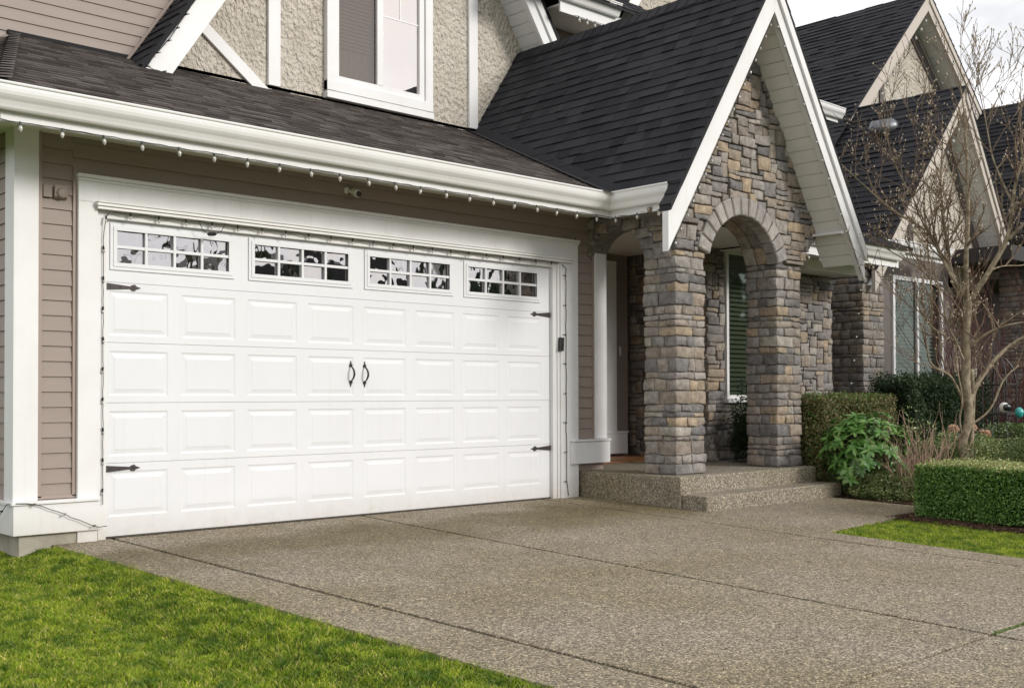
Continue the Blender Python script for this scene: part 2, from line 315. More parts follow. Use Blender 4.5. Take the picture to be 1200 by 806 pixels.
def courses(mb, O, S, T, Nn, poly, expo, wr, hl, ht=.002, gap=0.0, slot=0):
    """overlapping courses (shingle tabs or siding boards) clipped to the convex polygon poly in (s,t)"""
    O, S, T, Nn = map(Vector, (O, S, T, Nn)); hp = halfplanes(poly)
    s0, s1 = min(p[0] for p in poly), max(p[0] for p in poly); t0, t1 = min(p[1] for p in poly), max(p[1] for p in poly)
    t = t0
    while t < t1-1e-6:
        s = s0-(random.random()*wr[1] if wr else 0)
        while s < s1:
            wd = random.uniform(*wr) if wr else (s1-s0)*1.001
            r = [(s, t), (s+wd-gap, t), (s+wd-gap, t+expo), (s, t+expo)]
            if wr:
                j = random.uniform(-.004, .004); r[0] = (s, t+j); r[1] = (s+wd-gap, t+j)
            h = random.choice(hl)
            for a, b, c in hp:
                r = clip(r, a, b, c)
                if len(r) < 3: break
            if len(r) >= 3 and area(r) > 2e-5:
                n = len(r); top = [O+S*p[0]+T*p[1]+Nn*(h+(ht-h)*min(1, max(0, (p[1]-t)/expo))) for p in r]; bot = [O+S*p[0]+T*p[1]-Nn*.001 for p in r]
                up = (top[1]-top[0]).cross(top[2]-top[1]).dot(Nn) > 0
                fs = [tuple(range(n))] + [(i, n+i, n+(i+1) % n, (i+1) % n) for i in range(n)]
                if not up: fs = [f[::-1] for f in fs]
                mb.add(top+bot, fs)
            s += wd
        t += expo
    return mb
_grid = {}
def rblock(mb, C, U, V, W, r=.012, amp=.005, seed=0):
    """rounded rough block; U, V, W are half-extent vectors"""
    C, U, V, W = map(Vector, (C, U, V, W)); hs = [U.length, V.length, W.length]; ax = [U/hs[0], V/hs[1], W/hs[2]]
    r = min(r, min(hs)*.9)
    gs = [[-h, -(h-r*.55), 0, (h-r*.55), h] for h in hs]
    idx = {}; vs = []; fs = []
    def vid(i, j, k):
        key = (i, j, k)
        if key not in idx:
            p = [gs[0][i], gs[1][j], gs[2][k]]; q = [max(-(h-r), min(h-r, x)) for x, h in zip(p, hs)]
            d = Vector([a-b for a, b in zip(p, q)])
            if d.length > 1e-9: d = d.normalized()*r
            P = C+ax[0]*(q[0]+d[0])+ax[1]*(q[1]+d[1])+ax[2]*(q[2]+d[2])
            nv = noise.noise_vector(P*9+Vector((seed, 0, 0)))*amp*1.2+noise.noise_vector(P*34)*amp*.9
            idx[key] = len(vs); vs.append(P+nv)
        return idx[key]
    flip = ax[0].cross(ax[1]).dot(ax[2]) < 0
    for a in range(3):
        b, c = (a+1) % 3, (a+2) % 3
        for side in (0, 4):
            for i in range(4):
                for j in range(4):
                    q = []
                    for di, dj in ((0, 0), (1, 0), (1, 1), (0, 1)):
                        k = [0, 0, 0]; k[a] = side; k[b] = i+di; k[c] = j+dj; q.append(vid(*k))
                    if (side == 0) != flip: q = q[::-1]
                    fs.append(tuple(q))
    mb.add(vs, fs)
def mosaic(mb, O, S, T, Nn, s1, t1, accept, cell=(.06, .056), prot=(.010, .040), back=.03, wmax=6, hmax=3, r=.014, rows=False):
    """irregular ashlar: random blocks packed on a cell grid"""
    O, S, T, Nn = map(Vector, (O, S, T, Nn)); nx, ny = int(round(s1/cell[0])), int(round(t1/cell[1]))
    cx, cy = s1/nx, t1/ny
    ok = [[accept((i+.5)*cx, (j+.5)*cy) for j in range(ny)] for i in range(nx)]; used = [[not ok[i][j] for j in range(ny)] for i in range(nx)]
    for j in range(ny):
        for i in range(nx):
            if used[i][j]: continue
            hh = random.choices(range(1, hmax+1), [3, 5, 2][:hmax])[0]; ww = random.randint(2, wmax) if hh < 3 else random.randint(2, 4)
            if hh == 1: ww = min(wmax, ww+1)
            while j+hh > ny: hh -= 1
            W_ = 0
            while W_ < ww and i+W_ < nx and all(not used[i+W_][j+k] for k in range(hh)): W_ += 1
            while W_ < 2 and hh > 1:
                hh -= 1; W_ = 0
                while W_ < ww and i+W_ < nx and all(not used[i+W_][j+k] for k in range(hh)): W_ += 1
            # avoid leaving a one-cell sliver
            if i+W_+1 == nx and not used[i+W_][j] and all(not used[i+W_][j+k] for k in range(hh)): W_ += 1
            for a in range(W_):
                for b in range(hh): used[i+a][j+b] = True
            js = [random.uniform(-.005, .005) for _ in range(4)]
            ws, hs = W_*cx-.008+js[0], hh*cy-.008+js[1]
            pr = random.uniform(*prot); c = O+S*((i+W_/2)*cx+js[2])+T*((j+hh/2)*cy+js[3])+Nn*((pr-back)/2)
            a_ = random.uniform(-.035, .035)
            S2 = S*math.cos(a_)+T*math.sin(a_); T2 = T*math.cos(a_)-S*math.sin(a_)
            rblock(mb, c, S2*(ws/2), T2*(hs/2), Nn*((pr+back)/2), r=r*.75, amp=.011)
    return mb

X, Y, Z = Vector((1, 0, 0)), Vector((0, 1, 0)), Vector((0, 0, 1))
def gz(y): return -.02+.03*max(min(y, 0), -9)
def lawn_z(x, y):
    z = gz(y)-.018
    if x < -.5: z -= .3*min(-.5-x, .35)
    return z

# ------------------------------------------------------------------ ground
def sheet(name, xs, ys, zf, m, **tags):
    mb = MB(); nx, ny = len(xs), len(ys)
    mb.add([(x, y, zf(x, y)) for y in ys for x in xs], [(j*nx+i, j*nx+i+1, (j+1)*nx+i+1, (j+1)*nx+i) for j in range(ny-1) for i in range(nx-1)])
    return mb.build(name, m, smooth=True, **tags)
M['soil'] = mat('lawn_soil', (.11, .16, .025), .95, .1, cvar=(.05, .06, .018), cscale=9, bump=.8, bscale=60, bdist=.03)
sheet('ground', [-600, -120, -30, -12, -6, -3, -1.5, -1.1, -.85, -.5, 2, 5, 8, 20, 60, 600], [-600, -120, -40, -14, -9.001, -7, -5, -3, -1, 0, 2, 20, 100, 600], lambda x, y: lawn_z(x, y)-.012, 'soil', kind='structure')
# driveway slabs with open joints over a dark bed
def edgeL(y): return -.43+(-y)*.043
def jA(y): return .05+(-y)*.038
def jB(y): return 2.40-(-y)*.02
def jC(y): return 4.74-(-y)*.022
def edgeR(y): return 5.10-(-y)*.018
ds = MB(); fb = [edgeL, jA, jB, jC, edgeR]; yb = [-.02, -3.30, -5.87, -9.0, -13.0]
for i in range(4):
    for j in range(4):
        ya, yc = yb[j]-(.011 if j else 0), yb[j+1]+.011
        g0 = .017 if i else 0; g1 = .017 if i < 3 else 0
        P = [(fb[i](ya)+g0, ya), (fb[i+1](ya)-g1, ya), (fb[i+1](yc)-g1, yc), (fb[i](yc)+g0, yc)]
        top = [Vector((x, y, gz(y))) for x, y in P]
        ds.prism([v-Z*.09 for v in top][::-1], Z*.09)
ds.build('driveway', 'drive', bevel=.004, kind='structure')
wk = MB()
for P in ([(edgeR(-.02)+.008, -.02), (5.36, -.02), (5.36, -1.70), (edgeR(-1.7)+.008, -1.70)], [(edgeR(-1.7)+.008, -1.703), (7.62, -1.703), (7.62, -2.98), (edgeR(-3.2)+.008, -3.22)]):
    wk.prism([Vector((x, y, gz(y)-.09)) for x, y in P][::-1], Z*.09)
wk.build('walkway', 'drive', bevel=.004, kind='structure')
bd = MB(); bd.add([(-.40, -.03, -.075), (5.09, -.03, -.075), (4.94, -8.99, gz(-8.99)-.06), (-.03, -8.99, gz(-8.99)-.06), (4.9, -12.9, -.36), (.14, -12.9, -.36)], [(0, 3, 2, 1), (3, 5, 4, 2)])
bd.build('driveway_bed', 'interior', kind='structure')
# planting bed with a soft mounded surface
def bedz(x, y):
    return gz(y)-.005+.05*noise.noise(Vector((x*1.3, y*1.3, 0)))+.025*noise.noise(Vector((x*6, y*6, 3)))+min(.06, max(0, (x-7.7)*.05))
bx_ = [7.64+.22*i for i in range(70)]; by_ = [-3.05+.18*i for i in range(22)]
sheet('planting_bed', bx_, by_, bedz, 'mulch', kind='structure')
hx0, hx1 = 6.42, 9.2
sheet('hedge_bed', [hx0+.14*i for i in range(28)], [-9+.2*i for i in range(31)], lambda x, y: gz(y)+.0+.02*noise.noise(Vector((x*5, y*5, 0)))-(.05 if x < 6.5 else 0), 'mulch', kind='structure')

# lawn blades
def in_left(x, y): return x < (-.43+(-y)*.043)-.005
def blades(name, n, xr, yr, test, lab=None):
    x = rng.uniform(xr[0], xr[1], n); y = rng.uniform(yr[0], yr[1], n); k = test(x, y); x, y = x[k], y[k]; n = len(x)
    gy = np.where(y > -9, -.02+.03*np.minimum(y, 0), -.29)-.018; z = gy-np.where(x < -.5, .3*np.minimum(-.5-x, .35), 0)-.012
    patch = np.sin(x*3.1+1)*np.cos(y*2.7)+np.sin(x*7.3-y*5.1)*.6
    cl = np.clip(np.sin(x*17+np.sin(y*9)*2)*np.sin(y*15+np.sin(x*11)*2)+np.sin(x*41+y*13)*.5, -1, 1.4)
    h = rng.uniform(.009, .030, n)*(1+.15*patch+.38*cl); a = rng.uniform(0, 2*np.pi, n); wd = rng.uniform(.0020, .0042, n)
    lx = rng.normal(0, .75, n)*h; ly = rng.normal(0, .75, n)*h
    ca, sa = np.cos(a)*wd, np.sin(a)*wd
    V = np.zeros((n, 5, 3))
    V[:, 0] = np.stack([x-ca, y-sa, z], 1); V[:, 1] = np.stack([x+ca, y+sa, z], 1)
    V[:, 2] = np.stack([x+ca*.8+lx*.4, y+sa*.8+ly*.4, z+h*.6], 1); V[:, 3] = np.stack([x-ca*.8+lx*.4, y-sa*.8+ly*.4, z+h*.6], 1)
    V[:, 4] = np.stack([x+lx, y+ly, z+h], 1)
    b = np.arange(n)[:, None]*5
    F = np.concatenate([b+np.array([[0, 1, 2]]), b+np.array([[0, 2, 3]]), b+np.array([[3, 2, 4]])], 0)
    return npmesh(name, V.reshape(-1, 3), F, 'grass', kind='stuff', label='short green lawn grass in front of the house and beside the driveway', category='grass')
def tl(x, y): return (x < edgeL_np(y)-.004) & (x > -.9-(-y)*.62) & ~((x > -.66) & (y > -.06))
def edgeL_np(y): return -.43+(-y)*.043+.018*np.sin(y*9)+.012*np.sin(y*23)
blades('lawn_grass', 420000, (-4.6, 0), (-6.6, .4), tl)
blades('lawn_grass', 70000, (4.9, 6.62), (-6.2, -2.9), lambda x, y: (x > 5.115-(-y)*.018) & (x < 6.5+.06*np.sin(y*5)) & (y < -3.225+(x-5.04)*.115))

def tufts(name, n):
    y = rng.uniform(-6.4, -.15, n); x = edgeL_np(y)-np.abs(rng.normal(0, .03, n))+.004; z = (-.02+.03*y)-.022+0*x
    h = rng.uniform(.015, .04, n); a = rng.uniform(0, 2*np.pi, n); wd = rng.uniform(.0018, .0032, n); lx = rng.normal(.1, .6, n)*h; ly = rng.normal(0, .6, n)*h; ca, sa = np.cos(a)*wd, np.sin(a)*wd
    V = np.zeros((n, 3, 3)); V[:, 0] = np.stack([x-ca, y-sa, z], 1); V[:, 1] = np.stack([x+ca, y+sa, z], 1); V[:, 2] = np.stack([x+lx, y+ly, z+h], 1)
    npmesh(name, V.reshape(-1, 3), np.arange(n)[:, None]*3+np.array([[0, 1, 2]]), 'grass', kind='stuff', label='longer grass along the edge of the driveway', category='grass')

tufts('edge_grass', 7000)
# leaf clouds
def leaves(name, P, Nrm, size, aspect, m, parent=None, flat=.6, smooth=False, **tags):
    n = len(P); nr = Nrm*flat+rng.normal(0, 1, (n, 3))*(1-flat*.6); nr /= np.linalg.norm(nr, axis=1)[:, None]
    t = rng.normal(0, 1, (n, 3)); t -= nr*(t*nr).sum(1)[:, None]; t /= np.linalg.norm(t, axis=1)[:, None]; b = np.cross(nr, t)
    s = size*rng.uniform(.6, 1.3, n)[:, None]
    V = np.zeros((n, 4, 3)); V[:, 0] = P-t*s; V[:, 1] = P+b*s*aspect+nr*s*.15; V[:, 2] = P+t*s; V[:, 3] = P-b*s*aspect+nr*s*.15
    i = np.arange(n)[:, None]*4; F = np.concatenate([i+np.array([[0, 1, 2]]), i+np.array([[0, 2, 3]])], 0)
    return npmesh(name, V.reshape(-1, 3), F, m, parent, smooth, **tags)
def boxshell(n, x0, x1, y0, y1, z0, z1, thick=.05, faces='xXyYZ', rough=.03):
    A = {'x': (y1-y0)*(z1-z0), 'X': (y1-y0)*(z1-z0), 'y': (x1-x0)*(z1-z0), 'Y': (x1-x0)*(z1-z0), 'Z': (x1-x0)*(y1-y0)}
    tot = sum(A[f] for f in faces); Ps, Ns = [], []
    for f in faces:
        k = int(n*A[f]/tot); x, y, z = rng.uniform(x0, x1, k), rng.uniform(y0, y1, k), rng.uniform(z0, z1, k)
        d = np.abs(rng.normal(0, thick, k)); nn = np.zeros((k, 3))
        bumpv = rough*(np.sin(x*5.3+z*4)+np.sin(y*6.1-z*5)+np.sin(x*13+y*11+z*9)*.5)
        d = d-bumpv*.6-rng.exponential(.012, k)*(rng.uniform(0, 1, k) < .35)
        if f == 'x': x = x0+d; nn[:, 0] = -1
        if f == 'X': x = x1-d; nn[:, 0] = 1
        if f == 'y': y = y0+d; nn[:, 1] = -1
        if f == 'Y': y = y1-d; nn[:, 1] = 1
        if f == 'Z': z = z1-d; nn[:, 2] = 1
        Ps.append(np.stack([x, y, z], 1)); Ns.append(nn)
    return np.concatenate(Ps), np.concatenate(Ns)
def blob(n, c, r, rough=.2, fill=.35, zmin=None):
    d = rng.normal(0, 1, (n, 3)); d /= np.linalg.norm(d, axis=1)[:, None]
    k = 1+rough*(np.sin(d[:, 0]*5+c[0])+np.sin(d[:, 1]*6+c[1]*3)+np.sin(d[:, 2]*7+d[:, 0]*4))*.5
    rr = (1-np.abs(rng.normal(0, fill, n)))*k; P = np.array(c)+d*rr[:, None]*np.array(r)
    if zmin is not None: m_ = P[:, 2] > zmin; return P[m_], d[m_]
    return P, d

# ------------------------------------------------------------------ the house
T1, T2 = .42, 1.5                    # roof slopes: low front roof, steep gables
house = thing('house', (2.4, 0, 0), 'two storey house with white double garage door, taupe siding and a stone arched entry gable', 'house')
H = house
ZE, YE = 3.15, -.8                  # front eave edge of the low roof
# lower walls: taupe lap siding
sd_ = MB()
def lap(mb, x0, x1, z0, z1, y, expo=.114):
    courses(mb, (0, y, 0), X, Z, -Y, [(x0, z0), (x1, z0), (x1, z1), (x0, z1)], expo, None, [.014], .002)
lap(sd_, -.505, -.27, .315, 3.06, -.022); lap(sd_, 5.25, 5.52, .602, 3.06, -.022); lap(sd_, -.27, 5.25, 2.775, 3.06, -.022)
courses(sd_, (-.690, 0, 0), Y, Z, -X, [(.12, .2), (5, .2), (5, 3.06), (.12, 3.06)], .114, None, [.014], .002)
sd_.build('siding', 'siding', H)
wl = MB(); wl.box(-.68, -.1, -.02, .12, .07, 3.1); wl.box(-.1, 5.02, -.02, .12, 2.5, 3.1); wl.box(5.02, 5.69, -.02, .12, -.1, 3.1)
wl.box(-.688, -.55, .12, 6, .07, 3.1); wl.box(5.57, 5.69, .12, 1.62, -.1, 3.1)
wl.build('wall', 'siding_trim', H)
for x0, x1, z0, z1 in ((-.53, -.502, .33, 3.05), (-.272, -.244, .33, 2.8), (5.236, 5.262, .6, 2.8), (5.505, 5.522, .6, 3.05), (-.53, -.244, .318, .34)): MB().box(x0, x1, -.046, -.02, z0, z1).build('channel_trim', 'siding_trim', H)
# corner boards
cb = MB(); cb.box(-.695, -.532, -.062, -.018, .312, 3.06); cb.box(-.712, -.69, -.062, .12, .312, 3.06); cb.build('corner_board', 'white', H, bevel=.004)
cb = MB(); cb.box(5.523, 5.700, -.062, -.018, .6, 3.04); cb.box(5.69, 5.712, -.062, .1, .6, 3.06); cb.build('corner_board', 'white', H, bevel=.004)
# water tables
wt = MB(); wt.box(-.72, -.088, -.10, -.02, .066, .285); wt.box(-.735, -.085, -.115, -.02, .287, .312); wt.box(-.72, -.69, -.02, 3, .066, .285); wt.box(-.735, -.69, -.02, 3, .287, .312)
wt.build('base_board', 'white', H, bevel=.004)
wt = MB(); wt.box(5.10, 5.722, -.10, -.02, .335, .572); wt.box(5.10, 5.732, -.112, -.02, .575, .598); wt.build('base_board', 'white', H, bevel=.004)
fo = MB(); fo.box(-.665, -.08, -.06, .1, -.6, .068); fo.box(-.665, -.5, .1, 6, -.6, .066); fo.build('foundation', 'found', H); MB().box(5.0, 5.69, -.02, .1, -.4, .1).build('foundation', 'found', H)
# garage door surround
gs = MB()
gs.box(-.244, -.092, -.075, .02, -.055, 2.56); gs.box(4.965, 5.236, -.075, .02, -.035, 2.56)     # side casings
gs.box(-.244, 5.236, -.075, .02, 2.56, 2.735)                                                    # head casing
gs.box(-.255, 5.248, -.10, -.01, 2.737, 2.765); gs.box(-.25, 5.242, -.088, -.01, 2.715, 2.736)
gs.build('door_casing', 'white', H, bevel=.004)
st = MB(); st.box(-.092, -.012, -.045, .05, -.05, 2.53); st.box(4.872, 4.965, -.045, .05, -.035, 2.53); st.box(-.012, 4.872, -.045, .05, 2.45, 2.53)
st.box(4.93, 4.965, -.058, -.045, -.03, 2.53); st.build('door_stop', 'white', H, bevel=.003)
lp = MB(); lp.box(-.115, 5.12, -.125, -.075, 2.532, 2.556); lp.box(-.108, 5.105, -.112, -.075, 2.508, 2.530); lp.box(-.115, 5.12, -.135, -.075, 2.556, 2.566)
lp.build('drip_cap', 'cream', H, bevel=.003)
# garage door
gd = MB(); SE = [-.008, .559, 1.028, 1.497, 1.966, 2.45]; e0, PP = .047, .6025
def rect(mb, x0, x1, z0, z1, y, holes):
    xs = sorted({x0, x1, *[h[0] for h in holes], *[h[1] for h in holes]})
    for a, b in zip(xs, xs[1:]):
        mid = (a+b)/2; hh = sorted([h for h in holes if h[0] < mid < h[1]], key=lambda h: h[2]); z = z0
        for h in hh:
            if h[2] > z: mb.add([(a, y, z), (b, y, z), (b, y, h[2]), (a, y, h[2])], [(0, 1, 2, 3)])
            z = h[3]
        if z < z1: mb.add([(a, y, z), (b, y, z), (b, y, z1), (a, y, z1)], [(0, 1, 2, 3)])
def ring(mb, a, b):
    """a, b = (x0,x1,z0,z1,y)"""
    A = [(a[0], a[4], a[2]), (a[1], a[4], a[2]), (a[1], a[4], a[3]), (a[0], a[4], a[3])]; B = [(b[0], b[4], b[2]), (b[1], b[4], b[2]), (b[1], b[4], b[3]), (b[0], b[4], b[3])]
    mb.add(A+B, [(i, (i+1) % 4, 4+(i+1) % 4, 4+i) for i in range(4)])
def panelrings(mb, x0, x1, z0, z1):
    L_ = [(0, 0), (.010, .0038), (.020, .0046), (.044, .002), (.050, .0004), (.056, 0)]
    for (i0, y0), (i1, y1) in zip(L_, L_[1:]): ring(mb, (x0+i0, x1-i0, z0+i0, z1-i0, y0), (x0+i1, x1-i1, z0+i1, z1-i1, y1))
    i, y = L_[-1]; mb.add([(x0+i, y, z0+i), (x1-i, y, z0+i), (x1-i, y, z1-i), (x0+i, y, z1-i)], [(0, 1, 2, 3)])
GW = [(.085, 1.049), (1.294, 2.255), (2.497, 3.460), (3.706, 4.665)]; GZ = (2.120, 2.370)
for k in range(5):
    z0, z1 = SE[k]+.0015, SE[k+1]-.0015
    if k < 4:
        pz0, pz1 = SE[k+1]-.415, SE[k+1]-.065
        hs_ = [(e0-.022+i*PP, e0-.022+i*PP+.49, pz0, pz1) for i in range(8)]
        rect(gd, -.02, 4.885, z0, z1, 0, hs_)
        for h in hs_: panelrings(gd, *h)
    else:
        hs_ = [(a, b, *GZ) for a, b in GW]; rect(gd, -.02, 4.885, z0, z1, 0, hs_)
    # section edges
    gd.add([(-.02, 0, z0), (4.885, 0, z0), (4.885, .02, z0), (-.02, .02, z0)], [(0, 3, 2, 1)]); gd.add([(-.02, 0, z1), (4.885, 0, z1), (4.885, .02, z1-.002), (-.02, .02, z1-.002)], [(0, 1, 2, 3)])
gd.box(-.02, 4.885, .012, .03, .02, GZ[0]-.01); gd.box(-.02, 4.885, .012, .03, GZ[1]+.01, 2.46)
xs_ = [-.02]+[v for a in GW for v in a]+[4.885]
for i in range(0, len(xs_), 2): gd.box(xs_[i], xs_[i+1], .012, .03, GZ[0]-.01, GZ[1]+.01)
door = gd.build('garage_door', 'door', H, label='white double garage door with raised panels and four small windows')
MB().box(-.02, 4.885, .0, .028, -.020, -.010).build('bottom_seal', mat('seal_rubber', (.09, .08, .07), .8, .2), door)
for i, (a, b) in enumerate(GW):
    fr = MB(); z0, z1 = GZ
    for o_, y_ in ((.055, -.012), (.030, -.018)):   # stepped surround
        fr.box(a-o_, b+o_, y_, .001, z1, z1+o_*1.05); fr.box(a-o_, b+o_, y_, .001, z0-o_*1.05, z0); fr.box(a-o_, a, y_, .001, z0, z1); fr.box(b, b+o_, y_, .001, z0, z1)
    n = 4; cw = (b-a)/n
    for k in range(1, n): fr.box(a+k*cw-.011, a+k*cw+.011, -.012, .011, z0, z1)
    zm = (z0+z1)/2; 
    for k in range(n): fr.box(a+k*cw+(.011 if k else 0), a+(k+1)*cw-(.011 if k < n-1 else 0), -.010, .011, zm-.012, zm+.012)
    fr.build('door_window', 'door', door, bevel=.002)
    g = MB()
    for k in range(4):
        for q in range(2):
            xa, xb = a+k*cw, a+(k+1)*cw; za, zb = (z0, zm) if q == 0 else (zm, z1)
            t1_, t2_ = random.uniform(-.004, .004), random.uniform(-.004, .004)
            g.add([(xa, .013-t1_, za), (xb, .013+t1_, za+0), (xb, .013+t1_+t2_, zb), (xa, .013-t1_+t2_, zb)], [(0, 1, 2, 3)])
    g.build('window_pane', 'pane_door', door)
bk = MB(); bk.box(-.02, 4.885, .031, .034, 2.0, 2.46); bk.build('door_backing', 'interior', door)
# strap hinges
def hinge(x, z, d):
    m = MB(); y = -.012
    body = [(x, z-.026), (x+d*.205, z-.009), (x+d*.215, z-.02), (x+d*.24, z-.026), (x+d*.252, z-.012), (x+d*.29, z), (x+d*.252, z+.012), (x+d*.24, z+.026), (x+d*.215, z+.02), (x+d*.205, z+.009), (x, z+.026)]
    m.prism([(px, y, pz) for px, pz in body], (0, .012, 0))
    for q in (.04, .12, .228): m.lathe((x+d*q, y, z), [(.007, 0), (.006, .003), (.002, .005)], 8, (0, -1, 0))
    m.build('strap_hinge', 'iron', door, bevel=.0015)
hinge(-.008, 1.932, 1); hinge(-.008, .517, 1); hinge(4.87, 1.940, -1); hinge(4.87, .519, -1)
def pull(x, z):
    m = MB()
    for s in (1, -1):
        zc = z+s*.078
        P = [(0, -.018*s), (.013, -.012*s), (.017, 0), (.012, .010*s), (.005, .014*s), (0, .042*s), (-.005, .014*s), (-.012, .010*s), (-.017, 0), (-.013, -.012*s)]
        m.prism([(x+a, -.010, zc+b) for a, b in P], (0, .009, 0))
    pts = [(x, -.012-.05*math.sin(math.pi*i/10)**.8, z-.068+.136*i/10) for i in range(11)]
    m.tube(pts, [.0055+.004*math.sin(math.pi*i/10) for i in range(11)], 8)
    m.build('pull_handle', 'black', door, smooth=False)
pull(2.290, 1.280); pull(2.444, 1.276)

# front eave: gutter, fascia, soffit
GP = [(0, 0), (-.055, 0), (-.066, .010), (-.074, .026), (-.086, .045), (-.102, .060), (-.114, .074), (-.121, .092), (-.124, .112), (-.124, .124), (-.133, .128), (-.136, .135), (-.133, .142), (-.120, .142), (-.113, .125), (-.005, .125), (0, .13)]  # gutter profile (out, up)
GP = [(a, b*1.2) for a, b in GP]
def extr(mb, prof, path, outs):
    """extrude (out,up) profile along path points with out-direction vectors"""
    n = len(prof); vs = []
    for p, o_ in zip(path, outs):
        p = Vector(p); o_ = Vector(o_)
        vs += [p+o_*(-a)+Z*b for a, b in prof]
    fs = [(i*n+k, i*n+(k+1) % n, (i+1)*n+(k+1) % n, (i+1)*n+k) for i in range(len(path)-1) for k in range(n)]+[tuple(range(n)), tuple(range((len(path)-1)*n, len(path)*n))[::-1]]
    mb.add(vs, fs)
ZF = 2.92
FY = -.70; FX = 5.058                                       # fascia planes
gt = MB(); extr(gt, GP, [(-1.02, 3, ZF+.07), (-1.02, FY, ZF+.07), (FX, FY, ZF+.07), (FX, -1.56, ZF+.07)], [(-1, 0, 0), (-1, -1, 0), (-1, -1, 0), (-1, 0, 0)])
gt.build('gutter', 'cream', H, smooth=False)
fa = MB(); fa.box(-1.02, FX+.02, FY, FY+.022, ZF, ZF+.20); fa.box(FX, FX+.022, -1.60, FY, ZF, ZF+.20); fa.box(-1.02, -1.0, FY+.022, 3, ZF, ZF+.2)
fa.build('fascia', 'white', H)
sf = MB(); sf.box(-1.0, 5.50, FY+.022, .0, ZF+.125, ZF+.14); sf.box(-1.0, -.70, 0, 3, ZF+.125, ZF+.14); sf.box(FX+.022, 5.48, -1.24, FY+.022, ZF+.125, ZF+.14); sf.build('soffit', 'soffit', H)

# low front roof
def roofface(O, S, T, Nn, poly, mb, expo=.14, hl=(.008, .012, .016), wr=(.12, .26)):
    courses(mb, O, S, T, Nn, poly, expo, wr, hl, .001)
c1 = math.hypot(1, T1); YW = 2.35
def plane1(x0, poly_xy, mb, base):
    """low front roof: z = ZE + T1*(y-YE)"""
    Tn = Vector((0, 1, T1))/c1; Nn = Vector((0, -T1, 1))/c1; O = Vector((0, YE, ZE))
    roofface(O, X, Tn, Nn, [(x, (y-YE)*c1) for x, y in poly_xy], mb)
    base.prism([(x, y, ZE+T1*(y-YE)-.03) for x, y in poly_xy], (0, 0, .028))
r1 = MB(); rb = MB(); vx = 4.95+.28*(YW-YE)
plane1(0, [(-1.07, YE-.02), (4.96, YE-.02), (vx, YW), (.09, YW)], r1, rb)
lowroof = r1.build('low_roof', 'shingle_brown', H, label='weathered brown grey shingle roof over the garage door')
r2 = MB(); ts = (ZE+T1*(YW-YE)-ZE)/(.09+1.07); cs_ = math.hypot(1, ts)
roofface(Vector((-1.07, 0, ZE)), -Y, Vector((1, 0, ts))/cs_, Vector((-ts, 0, 1))/cs_, [(.82, 0), (-YW, (1.16)*cs_), (-6, 1.16*cs_), (-6, 0)], r2)
rb.prism([(-1.07, YE, ZE-.03), (.09, YW, ZE+T1*(YW-YE)-.03), (.09, 6, ZE+T1*(YW-YE)-.03), (-1.07, 6, ZE-.03)], (0, 0, .028))
r2.build('hip_roof', 'shingle', H)
# hip and valley caps
def capstrip(mb, a, b, up, w=.12, step=.16):
    a, b, up = Vector(a), Vector(b), Vector(up).normalized(); d = (b-a); n = max(1, int(d.length/step)); d.normalize(); sdv = d.cross(up).normalized()
    for i in range(n):
        p = a+d*(i*step); q = a+d*((i+1)*step+.02)
        mb.add([p+up*.035, p+sdv*w-up*.0+up*.012, q+sdv*w+up*.004, q+up*.024, p-sdv*w+up*.012, q-sdv*w+up*.004], [(0, 1, 2, 3), (4, 0, 3, 5)])
cp = MB(); capstrip(cp, (-1.07, YE, ZE), (.09, YW, ZE+T1*(YW-YE)), (-.45, -.35, 1), .09)
cp.build('hip_cap', 'shingle_brown', H)
vz = ZE+T1*(YW-YE)
va = MB(); a_, b_ = Vector((4.93, YE-.08, ZE-.03+.02)), Vector((vx, YW, vz+.02)); dv = (b_-a_).normalized()
left = dv.cross(Vector((0, -T1, 1)).normalized()).normalized(); right = dv.cross(Vector((-T2, 0, 1)).normalized()).normalized()
va.add([a_, b_, b_-left*.13+Z*.003, a_-left*.13+Z*.003], [(0, 1, 2, 3)]); va.add([a_, b_, b_+right*.10, a_+right*.10], [(3, 2, 1, 0)])
va.build('valley_flashing', 'shingle', H)
# right part of the low roof (beyond the entry gable)
XR = 11.35
r3 = MB(); plane1(0, [(8.25, YE-.02), (XR, YE-.02), (XR-1.16, YW), (7.4, YW)], r3, rb); r3.build('low_roof', 'shingle', H)
r4 = MB(); roofface(Vector((XR, 0, ZE)), Y, Vector((-1, 0, ts))/cs_, Vector((ts, 0, 1))/cs_, [(-.82, 0), (YW, 1.16*cs_), (6, 1.16*cs_), (6, 0)], r4); r4.build('hip_roof', 'shingle', H)
rb.prism([(XR, YE, ZE-.03), (XR-1.16, YW, vz-.03), (XR-1.16, 6, vz-.03), (XR, 6, ZE-.03)], (0, 0, .028))

